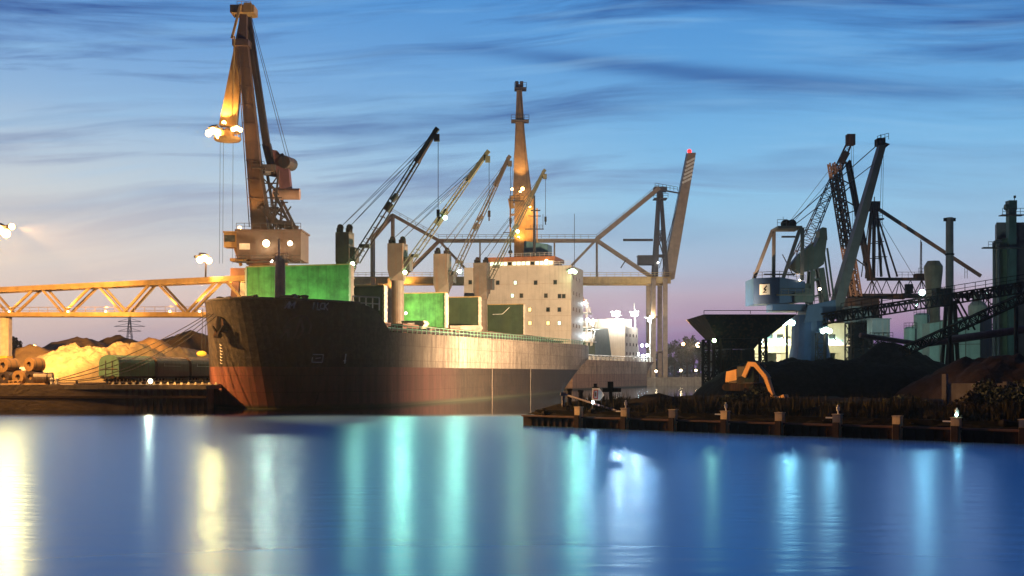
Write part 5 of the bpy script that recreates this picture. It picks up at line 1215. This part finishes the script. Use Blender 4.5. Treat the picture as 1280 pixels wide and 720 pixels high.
# blue quay crane on the right
DD = 200.0
def U(px, py, dy=0): return P(px, py, DD) + V((0, dy, 0))
t = thing('quay_crane', (X(1000, DD), DD, 1.5), 'blue-cabbed quay crane with a sloping box boom and an A-frame, above the teal floodlights', 'crane')
blue = mat('crane_blue', (.010, .034, .10), .5, var=.2, streak=.3); slate = mat('crane_slate', (.08, .07, .07), .6, rust=.25)
m = MB(); c = (U(938, 382) + U(998, 349)) / 2; m.prism([U(939, 381, -2), U(939, 349, -2), U(967, 349, -4.5), U(967, 381, -4.5)], (0, 7, 0)); m.prism([U(967, 381, -4.5), U(967, 349, -4.5), U(1000, 354, -3.5), U(1000, 378, -3.5)], (0, 8, 0)); hd = m.build('machinery_house', blue, t)
m = MB(); q0 = U(945.5, 370, -2.75); q1_ = U(956.5, 357, -3.72); ex = V((q1_.x - q0.x, q1_.y - q0.y, 0)).normalized(); hz_ = q1_.z - q0.z; wz = (V((q1_.x, q1_.y, 0)) - V((q0.x, q0.y, 0))).length
nrm = V((ex.y, -ex.x, 0)); base = q0 + nrm * .06
def PL(a, b, d=0): return base + ex * (a * wz) + V((0, 0, b * hz_)) + nrm * d
m.prism([PL(0, 0), PL(1, 0), PL(1, 1), PL(0, 1)], nrm * .05); sg_ = m.build('sign_panel', white, hd)
m = MB(); m.bar(PL(.72, .85, .09), PL(.42, .5, .09), .22, .04, up=nrm); m.bar(PL(.42, .5, .09), PL(.66, .48, .09), .2, .04, up=nrm); m.bar(PL(.66, .48, .09), PL(.4, .2, .09), .16, .04, up=nrm); m.bar(PL(.3, .18, .09), PL(.7, .22, .09), .08, .04, up=nrm); m.build('sign_mark', black, sg_)
m = MB(); m.rail([U(939, 349, -2), U(967, 349, -4.5), U(1000, 353, -3.5)], 1, 1.2, .045); m.box(U(985, 371, -4.6), (6, 1.2, .2)); m.rail([U(968, 371, -5), U(1003, 371, -5)], 1, 1, .045); m.build('gallery_rail', grey, hd)
m = MB()
for dy, a, b in ((2.5, (945, 350), (969.5, 286)), (-2.5, (974.5, 350), (996, 287)), (2.5, (971, 350), (971.5, 286)), (-2.5, (998, 352), (998.5, 287))): m.bar(U(*a, dy), U(*b, dy), .55, .55)
for dy in (0,):
    m.bar(U(977, 296, dy), U(994, 296, dy), .3); m.bar(U(978, 318, dy), U(992, 345, dy), .14); m.bar(U(992, 318, dy), U(978, 345, dy), .14); m.bar(U(955, 343, dy), U(994, 343, dy), .25)
m.bar(U(968, 286, 0), U(998, 286, 0), 5.5, .35); m.build('a_frame', slate, t)
m = MB()
for px in (982, 989.5): m.tube(U(px, 280, -.4), U(px, 280, .4), .78, n=14); m.box(U(px, 284, 0), (.9, .8, .9))
m.build('sheave', black, t); m = MB(); m.rail([U(967, 285, -2.8), U(978, 285, -2.8)], 1.1, 1, .04); m.rail([U(997, 295, -2.8), U(1004, 295, -2.8)], 1.1, .8, .04); m.tube(U(979, 280), U(979, 271), .04); m.build('top_rail', grey, t)
m = MB(); m.hull8([U(1037, 389, -1.6), U(1050, 389, -1.6), U(1050, 389, 1.6), U(1037, 389, 1.6)], [U(1098, 182, -.9), U(1106, 182, -.9), U(1106, 182, .9), U(1098, 182, .9)])
bm2 = m.build('boom', slate, t); bm2['label'] = 'long sloping box boom of the blue quay crane'
m = MB(); m.box(U(1100, 178, 0), (1.3, 2, 1.2)); m.prism([U(1102, 178, -.7), U(1111, 181, -.7), U(1105, 186, -.7)], (0, 1.4, 0)); m.rail([U(1094, 180, -1.2), U(1108, 176, -1.2)], 1.1, .6, .045); m.tube(U(1101, 176), U(1101, 168), .07); m.build('boom_head', black, bm2)
m = MB()
for px in (1094, 1099): m.tube(U(1103 + (px - 1094) * .3, 183, 0), U(px + 3, 345, 0), .035, n=4)
for dy in (-.6, .6): m.tube(U(985, 280, dy), U(1098, 180, dy), .045, n=4); m.tube(U(992, 282, dy), U(1092, 205, dy), .04, n=4)
m.build('luffing_rope', rope, t)
gm = mat('crane_pale_green', (.06, .066, .056), .6, rust=.3)
m = MB(); m.prism([U(987, 333, 0), U(1000, 316, 0), U(1019, 308, 0), (U(1024, 296, 0)), U(1034, 296, 0), U(1030, 330, 0), U(1022, 336, 0), U(1000, 341, 0)], (0, 2.2, 0)); m.prism([U(1024, 300, -.2), U(1024, 288, -.2), U(1028, 284, -.2), U(1033, 285, -.2), U(1034, 300, -.2)], (0, 2.6, 0)); m.prism([U(1003, 315, -.1), U(1015, 304, -.1), U(1017, 310, -.1), U(1006, 320, -.1)], (0, 2.4, 0))
for dy in (0, 2.2):
    m.bar(U(1016, 338, dy), U(1013, 385, dy), .7); m.bar(U(1026, 335, dy), U(1034, 388, dy), .95); m.bar(U(1014, 350, dy), U(1030, 348, dy), .4); m.bar(U(1013, 372, dy), U(1034, 366, dy), .3); m.bar(U(1034, 310, dy), U(1042, 370, dy), .28)
m.box(U(1010, 365, 1), (2.2, 2.4, 3)); m.build('slewing_tower', gm, t)
m = MB(); m.box(U(985, 385, 1), (6, 5, 1.2)); m.prism([U(1004, 383, -3), U(1038, 376, -3), U(1040, 400, -3), U(1000, 404, -3)], (0, 6, 0)); m.build('slewing_platform', blue, t)
m = MB(); m.lathe((X(1012, DD), DD, 1.5), [(4.2, 0), (4.2, 3), (3.2, 8), (3.0, 13.5)], 18); m.build('pedestal', blue, t)
m = MB(); m.rail([U(1004, 383, -3.2), U(1036, 376, -3.2)], 1, 1, .05); m.box(U(996, 374, -4), (3.0, 1.5, 1.6)); m.build('platform_rail', gm, t)
flood(t, U(975, 405, -6), TEAL, 6500, .8, (-.1, -.9, -.5)); flood(t, U(1021, 415, -6), TEAL, 5000, .72, (.15, -.9, -.5)); flood(t, U(1018, 363, -3.5), WARM, 900, .22, (0, -1, .2)); flood(t, U(992, 353, -4.2), WARM, 600, .16, (0, .2, 1))
m = MB(); m.bar((X(975, DD), DD - 5, 1.5), U(975, 404, -5), .35); m.bar((X(1021, DD), DD - 5, 1.5), U(1021, 414, -5), .35); m.lattice(V((X(1017, DD), DD - 4.6, 1.5)), U(1017, 418, -4.6), 1.4, 1.4, 6, .1); m.build('lamp_post', black, t)

# lattice crane behind it
DL = 235.0
def E_(px, py, dy=0): return P(px, py, DL) + V((0, dy, 0))
t = thing('lattice_crane', (X(1062, DL), DL, 1.5), 'dark lattice crane with two leaning masts behind the box boom', 'crane')
for k in (0, 1):
    MB().lattice(E_(1039 + k * 7, 204 + k * 2), E_(1066 + k * 7, 372), 1.0, 1.6, 26, .17, rd=.1).build('mast', mat('lattice_brown', (.10, .06, .045), .6, rust=.3), t)
m = MB(); m.lattice(E_(1000, 322), E_(1062, 178), 2.4, 2.6, 22, .10, .9, .9, rd=.05, up=(0, 1, 0)); m.box(E_(1063, 175), (1.6, 1.6, 2.2)); m.box(E_(1055, 197), (1.1, 1.4, 2.4), 0, Matrix.Rotation(.5, 3, 'Y')); m.build('lattice_jib', black, t)
m = MB(); m.bar(E_(1060, 202, -1), E_(1088, 350, -1), .55); m.bar(E_(1060, 202, 1), E_(1088, 350, 1), .55)
for a, b in (((1046, 222), (1063, 230)), ((1050, 245), (1064, 232)), ((1050, 247), (1070, 258)), ((1056, 268), (1072, 262)), ((1058, 290), (1078, 300)), ((1062, 315), (1080, 303)), ((1062, 318), (1085, 335)), ((1046, 222), (1062, 200)), ((1045, 215), (1058, 202))): m.bar(E_(*a), E_(*b), .22)
m.build('strut', black, t)
m = MB(); m.bar(E_(1058, 340), E_(1064, 372), 1.4); m.bar(E_(1062, 370), E_(1130, 371), 1.2, 1.0); m.box(E_(1072, 392), (7, 6, 6)); m.bar((X(1072, DL), DL, 1.5), E_(1072, 392), 4.5); m.build('slewing_frame', black, t)
m = MB()
for py in (208, 222): m.tube(E_(985, 280 + (py - 208) * .4), E_(1040, py), .04, n=4)
for px in (1066, 1068.5): m.tube(E_(px - 2, 180), E_(px, 300), .035, n=4)
m.build('luffing_rope', rope, t)

# cableway bridge with a pointed tower
DT = 250.0
def W(px, py, dy=0): return P(px, py, DT) + V((0, dy, 0))
t = thing('stayed_conveyor', (X(1094, DT), DT, 1.5), 'dark stayed conveyor gantry with a pointed tower and a long sloping stay', 'gantry')
m = MB()
for dy in (-2.5, 2.5):
    m.bar(W(1087, 347, dy), W(1090.5, 262, dy * .3), .45); m.bar(W(1097, 347, dy), W(1095, 262, dy * .3), .45); m.bar(W(1117, 347, dy), W(1096, 272, dy * .3), .35); m.bar(W(1081, 345, dy), W(1089, 265, dy * .3), .18)
    for py in (284, 303, 322): m.bar(W(1089, py, dy * .7), W(1098 + (py - 284) * .2, py, dy * .7), .18)
m.box(W(1093, 258), (1.9, 2, 2)); m.box(W(1086, 259), (2, 1, .8)); m.box(W(1098, 274), (2, 1.6, .3)); m.rail([W(1096, 273, -1), W(1101, 273, -1)], 1, .5, .04); m.build('tower', black, t)
MB().tube(W(1093, 252), W(1093, 246), .12).build('beacon_post', white, t)
m = MB(); m.bar(W(1096, 260), W(1226, 345), .55, .7); m.build('stay', slate, t)
m = MB(); m.tube(W(1150, 300, -.5), W(1149, 345, -.5), .1); m.tube(W(1153, 302, .5), W(1153, 345, .5), .1)
for i in range(8): m.bar(W(1150, 303 + i * 5, 0), W(1153, 306 + i * 5, 0), .08)
m.build('hanger', dark, t)
m = MB(); m.tube(W(1206, 332), W(1206, 348), .06, n=4); m.tube(W(1209, 334), W(1209, 348), .06, n=4); m.bar(W(1206, 340), W(1209, 340), .06); m.build('hanger', dark, t)
m = MB(); m.tube(W(1096, 268), W(1142, 345), .05, n=4); m.build('stay_wire', rope, t)
m = MB(); m.bar(W(1085, 349), W(1165, 349), 2, .55); m.bar(W(1086, 370), W(1245, 370), 2, .9)
for px in (1090, 1124, 1152):
    for d in (-10, -4, 4, 10): m.bar(W(px, 350), W(px + d, 369), .16)
for px in (1096, 1108, 1138): m.bar(W(px, 350), W(px - 8, 369), .14); m.bar(W(px, 350), W(px + 8, 369), .14)
m.rail([W(1118, 347.5, -1), W(1164, 347.5, -1)], 1.2, 1.2, .04); m.box(W(1155, 346), (4, 2, 1.3)); m.rail([W(1146, 345, -1), W(1160, 345, -1)], 1.6, .8, .04); m.box(W(1136, 361), (1.4, 1.4, 2)); m.build('girder', black, t)
for px in (1092, 1240): m = MB(); m.lattice(V((X(px, DT), DT, 1.5)), W(px, 371), 2.6, 2.6, 9, .18); m.build('lattice_leg', black, t)

# service clutter below the conveyors
for i, (px, py, D, w_, h_, lab) in enumerate(((1098, 424, 185, 2.6, 7.5, 'dark transfer tower with ladders standing left of the two pale silos'), (1072, 404, 190, 3.2, 6, 'dark drive house on stilts at the foot of the inclined conveyor'))):
    c = P(px, py, D); t = thing('transfer_tower', (c.x, D, 1.5), lab, 'tower'); m = MB(); m.lattice((c.x, D, 1.4), (c.x, D, c.z), w_, w_, 6, .13, rd=.08); m.build('frame', black, t)
    m = MB(); m.box((c.x, D, c.z + h_ * .22), (w_ * 1.1, w_, h_ * .4)); m.box((c.x, D, c.z + h_ * .43), (w_ * 1.25, w_ * 1.15, .15)); m.build('cabin', dark, t)
    m = MB(); m.rail([(c.x - w_ * .7, D - w_ * .6, c.z), (c.x + w_ * .7, D - w_ * .6, c.z)], 1, .7, .04); m.tube((c.x + w_ * .5, D - w_ * .5, 1.5), (c.x + w_ * .5, D - w_ * .5, c.z), .05, n=4); m.tube((c.x + w_ * .3, D - w_ * .5, 1.5), (c.x + w_ * .3, D - w_ * .5, c.z), .05, n=4); m.build('ladder', black, t)
# chimney, cyclone, silos, sheds
DS = 215.0
def Y_(px, py, dy=0): return P(px, py, DS) + V((0, dy, 0))
t = thing('chimney', (X(1187, DS), DS, 1.5), 'tall plain steel chimney with two lamps at its top rim', 'chimney')
m = MB(); m.tube((X(1187, DS), DS, 1.5), Y_(1187, 272), .78, .68, n=18); m.build('stack', mat('stack_grey', (.15, .14, .135), .6, streak=.4), t); m = MB(); m.bar(Y_(1181.5, 274), Y_(1192.5, 274), .2); m.box(Y_(1181.5, 274.5), (.5, .5, .6)); m.box(Y_(1192.5, 274.5), (.5, .5, .6)); m.tube(Y_(1187, 319), Y_(1187, 317), .84, n=18); m.build('lamp_bracket', black, t)
t = thing('dust_cyclone', (X(1172, DS), DS + 3, 1.5), 'yellowish dust cyclone with a fan casing beside the chimney', 'cyclone'); q = Y_(1174, 394, 3)
m = MB(); m.lathe(q, [(1.2, 0), (1.25, 4), (1.7, 8.5), (1.7, 9.4), (1.1, 10.4)], 18); m.tube((q.x, q.y, 1.5), (q.x, q.y, q.z), 1.25, n=14); m.build('body', mat('cyclone_cream', (.22, .18, .12), .6, streak=.3), t)
m = MB(); m.tube(Y_(1177, 339, 2), Y_(1177, 339, 4), .75, n=14); m.bar(Y_(1172, 344, 3), Y_(1176, 338, 3), .8); m.build('fan_casing', dark, t)
teal = mat('shed_pale', (.26, .34, .30), .6, var=.12, streak=.3)
t = thing('storage_shed', (X(1195, 205), 205, 1.5), 'pale green-lit storage shed with a sloping eave below the chimney', 'shed')
def Sh(px, py, D=200): return P(px, py, D)
m = MB(); m.prism([Sh(1162, 455), Sh(1162, 404), Sh(1225, 394), Sh(1225, 455)], (0, 9, 0)); m.build('wall', teal, t); m = MB(); m.prism([Sh(1225.2, 455), Sh(1225.2, 394), Sh(1240, 394, 203), Sh(1240, 455, 203)], (0, 7, 0)); m.build('annexe', dark, t)
m = MB(); m.bar(Sh(1161, 403.5, 199.8), Sh(1226, 393.2, 199.8), .3, .25); m.bar(Sh(1162, 431, 199.9), Sh(1225, 430, 199.9), .15, .1)
for px in (1175, 1190, 1207): m.bar(Sh(px, 450, 199.9), Sh(px, 402, 199.9), .12, .1)
m.build('eave', grey, t)
t = thing('roof_vent', P(1222, 393, 206), 'round metal tank with railings on top of the storage shed', 'tank'); q = P(1222, 394, 206); m = MB(); m.lathe(q, [(1.6, 0), (1.6, 1.7), (1.0, 2.4), (.7, 2.5), (.7, 3.6)], 16); m.build('tank', mat('tank_grey', (.26, .26, .22), .6, streak=.3), t); m = MB(); m.rail([q + V((-1.6, -1.6, 1.8)), q + V((1.6, -1.6, 1.8))], 1, .8, .04); m.build('tank_rail', dark, t)
for px, tp, D, r_, lab in ((1152, 394, 205, 1.35, 'right and taller of the two pale green-lit silos left of the shed'), (1138, 411, 200, 1.1, 'left and lower of the two pale green-lit silos')):
    q = V((X(px, D), D, 1.5)); t = thing('silo', q, lab, 'silo', 'pale silos left of the shed'); m = MB(); hg = Z(tp, D) - 1.5; m.lathe(q, [(r_, 0), (r_, hg), (r_ * .6, hg + .35)], 18); m.build('barrel', teal, t)
    m = MB(); m.rail([q + V((r_ * math.cos(a), r_ * math.sin(a), hg)) for a in [R(180 + 30 * i) for i in range(7)]], 1, .6, .04); m.bar(q + V((r_ * .5, -r_, 1)), q + V((r_ * .5, -r_, hg)), .3, .1); m.build('top_rail', dark, t)
t = thing('pump_house', P(1253, 440, 205), 'small pale lit building between the pipes at the right', 'building'); m = MB(); m.box(P(1252, 433, 208), (3.6, 5, 4.2)); m.build('wall', teal, t); m = MB(); m.box(P(1252, 418, 208), (4, 5.4, .25)); m.build('roof', dark, t); m = MB(); m.box(P(1249, 437, 205.4), (.9, .1, 1.5)); m.build('door', dark, t)
t = thing('terminal_building', P(1000, 452, 222), 'wide teal-lit terminal building with open bays behind the floodlights', 'building')
def Te(px, py, D=222): return P(px, py, D)
m = MB()
for a, b in ((948, 956), (986, 998), (1022, 1030), (1050, 1060)): m.prism([V((X(a, 222), 222, 1.5)), V((X(b, 222), 222, 1.5)), Te(b, 441), Te(a, 441)], (0, 8, 0))
m.prism([Te(948, 441), Te(1060, 441), Te(1060, 404), Te(948, 404)], (0, 8, 0)); m.build('wall', teal, t)
m = MB(); m.prism([V((X(948, 229), 229, 1.5)), V((X(1060, 229), 229, 1.5)), Te(1060, 441, 229), Te(948, 441, 229)], (0, .3, 0)); m.build('back_wall', mat('bay_grey', (.2, .22, .24), .7), t)
m = MB(); m.box((Te(948, 432) + Te(1060, 432)) / 2 + V((0, -.9, 0)), (17.5, 1.6, .2)); m.rail([Te(948, 432) + V((0, -1.6, .1)), Te(1060, 432) + V((0, -1.6, .1))], 1.1, 1.2, .05); m.build('gallery', white, t)
m = MB(); m.box((Te(948, 403) + Te(1060, 403)) / 2 + V((0, 4, .1)), (18, 9, .3)); m.build('roof', dark, t)
for px in (962, 975, 1006, 1040): MB().box(Te(px, 422) + V((0, -.03, 0)), (1.2, .1, 1.3)).build('window', mat('dark_glass', (.02, .03, .03), .15), t)
flood(t, Te(976, 424) + V((0, -2, 0)), TEAL, 12000, .42, (0, .6, -.3)); flood(t, Te(994, 418) + V((0, -2, 0)), SOD, 4000, .42, (0, .4, -.6)); flood(t, Te(1040, 426) + V((0, -2, 0)), TEAL, 18000, .3, (0, .6, -.3)); flood(t, Te(955, 420) + V((0, -2, 0)), TEAL, 14000, .25, (0, .6, -.3))
# elevator tower at the right edge
DV = 195.0
def Vv(px, py, dy=0): return P(px, py, DV) + V((0, dy, 0))
t = thing('elevator_tower', (X(1262, DV), DV, 1.5), 'tall dark grain elevator tower with railed platforms, taller than the chimney', 'tower')
tealdark = mat('tower_teal', (.04, .075, .07), .6, streak=.4)
m = MB(); m.bar((X(1264, DV), DV, 1.5), Vv(1264, 262), 1.25, 1.3); m.box(Vv(1264, 257), (1.35, 1.5, 1.6)); m.tube(Vv(1256, 259), Vv(1264, 259), .5, n=12); m.build('leg_casing', tealdark, t)
m = MB(); m.prism([V((X(1252, DV), DV + 2, 1.5)), Vv(1252, 276, 2), Vv(1330, 276, 2), V((X(1330, DV), DV + 2, 1.5))], (1.4, 4, 0)); m.build('block', mat('block_grey', (.12, .10, .10), .7, streak=.3), t)
m = MB(); m.bar((X(1254, DV), DV + .6, 1.5), Vv(1254, 298, .6), 1.3); m.bar((X(1248, DV), DV, 1.5), Vv(1248, 300, 0), .8); m.build('side_bin', mat('bin_green', (.05, .07, .04), .6, streak=.4), t)
m = MB()
for px in (1239.5, 1245): m.tube((X(px, DV), DV - 1, 1.5), Vv(px, 304, -1), .25, n=10)
m.tube(Vv(1239.5, 304, -1), Vv(1248, 302, -1), .3, n=10); m.build('downpipe', dark, t)
m = MB(); m.box(Vv(1262, 270, -.8), (3.8, 1.6, .15)); m.rail([Vv(1248.5, 270, -1.5), Vv(1276, 270, -1.5)], 1.1, .7, .045); m.build('platform', dark, t)
m = MB(); m.box(Vv(1250, 311, -1.4), (7, 1.0, .2)); m.rail([Vv(1230, 311, -1.8), Vv(1240, 311, -1.8)], 1, .6, .04); m.build('platform', dark, t)
m = MB(); m.tube(Vv(1268, 252), Vv(1268, 245), .06); m.box(Vv(1268.5, 246), (.3, .3, .4)); m.build('top_lamp', black, t)
# inclined conveyor gallery
DK = 168.0
def Cv(px, py, dy=0): return P(px, py, DK) + V((0, dy, 0))
t = thing('inclined_conveyor', (X(1190, DK), DK, 1.5), 'black inclined belt conveyor with railings rising past the chimney to the elevator tower', 'conveyor')
def cy(px): return 392 - (px - 1040) * .158
m = MB(); m.lattice(Cv(1030, cy(1030) + 5), Cv(1330, cy(1330) + 5), 2.2, 1.5, 46, .14, rd=.09); m.bar(Cv(1030, cy(1030) + 2), Cv(1330, cy(1330) + 2), 1.6, .35); m.build('gallery', black, t)
m = MB(); m.rail([Cv(1048, cy(1048) - 1, -1.3), Cv(1330, cy(1330) - 1, -1.3)], 1.15, 1.5, .05)
for i in range(30): px = 1052 + i * 8.5; m.box(Cv(px, cy(px) + 1, -1.1), (.3, .3, .5))
m.build('handrail', black, t)
m = MB()
for a, b in ((1186, 1178), (1190, 1196)):
    for dy in (-1, 1): m.bar(Cv(a, cy(a) + 8, dy), V((X(b, DK), DK + dy, 1.5)), .45)
m.bar(Cv(1183, 410, -1), Cv(1194, 440, -1), .2); m.bar(Cv(1193, 410, -1), Cv(1182, 440, -1), .2)
for a, b in ((1198, 1216), (1203, 1224)): m.bar(Cv(a, cy(a) + 8, 1.5), Cv(b, 412, 1.5), .22)
m.box(Cv(1177, 372, 0), (2.2, 2, 2.6)); m.build('trestle', black, t)
flood(t, Cv(1146, 367, -2.2), TEAL, 3500, .42, (.0, -.9, -.1)); flood(t, Cv(1150, 380, 1.6), TEAL, 34000, .2, (.4, .85, -.35), spot=160); flood(t, Cv(1240, 366, 1.6), TEAL, 12000, .2, (-.1, .8, -.2), spot=160)
m = MB(); m.tube(P(1075, 419, 162), P(1150, 430, 164), .35, n=10); m.tube(P(1150, 430, 164), P(1330, 405, 160), .55, n=12); o = tag(m.build('pipeline', mat('pipe_mauve', (.16, .09, .10), .6, streak=.3)), 'reddish overhead pipeline crossing in front of the shed', 'pipeline')
t = thing('diagonal_conveyor', P(1230, 420, 156), 'second black conveyor, steeper, crossing in front of the shed', 'conveyor'); m = MB(); m.lattice(P(1128, 440, 156), P(1330, 349, 156), 1.4, 1.1, 34, .12, rd=.07); m.build('gallery', black, t); m = MB(); m.bar((X(1187, 156), 156, 1.5), P(1187, 413, 156), .4); m.build('trestle', black, t); m = MB(); m.bar((X(1270, 156), 156, 1.5), P(1270, 376, 156), .4); m.build('trestle', black, t)
HAZE = 0.00013
# thin night haze over the harbour: pale air that fades the far bank and glows round the lamps
hz = MB(); hz.box((0, 575, 56), (2600, 1470, 118)); 
hm = bpy.data.materials.new('haze_air'); hm.use_nodes = True; hn = hm.node_tree.nodes; hn.remove(hn['Principled BSDF'])
pv = hn.new('ShaderNodeVolumePrincipled'); pv.inputs['Color'].default_value = (.9, .93, 1, 1); pv.inputs['Density'].default_value = HAZE; pv.inputs['Anisotropy'].default_value = .8
hm.node_tree.links.new(pv.outputs[0], hn['Material Output'].inputs['Volume'])
ho_ = hz.build('haze', hm); ho_['kind'] = 'stuff'; tag(ho_, 'thin dusk haze over the harbour', 'haze')
S.cycles.volume_bounces = 0
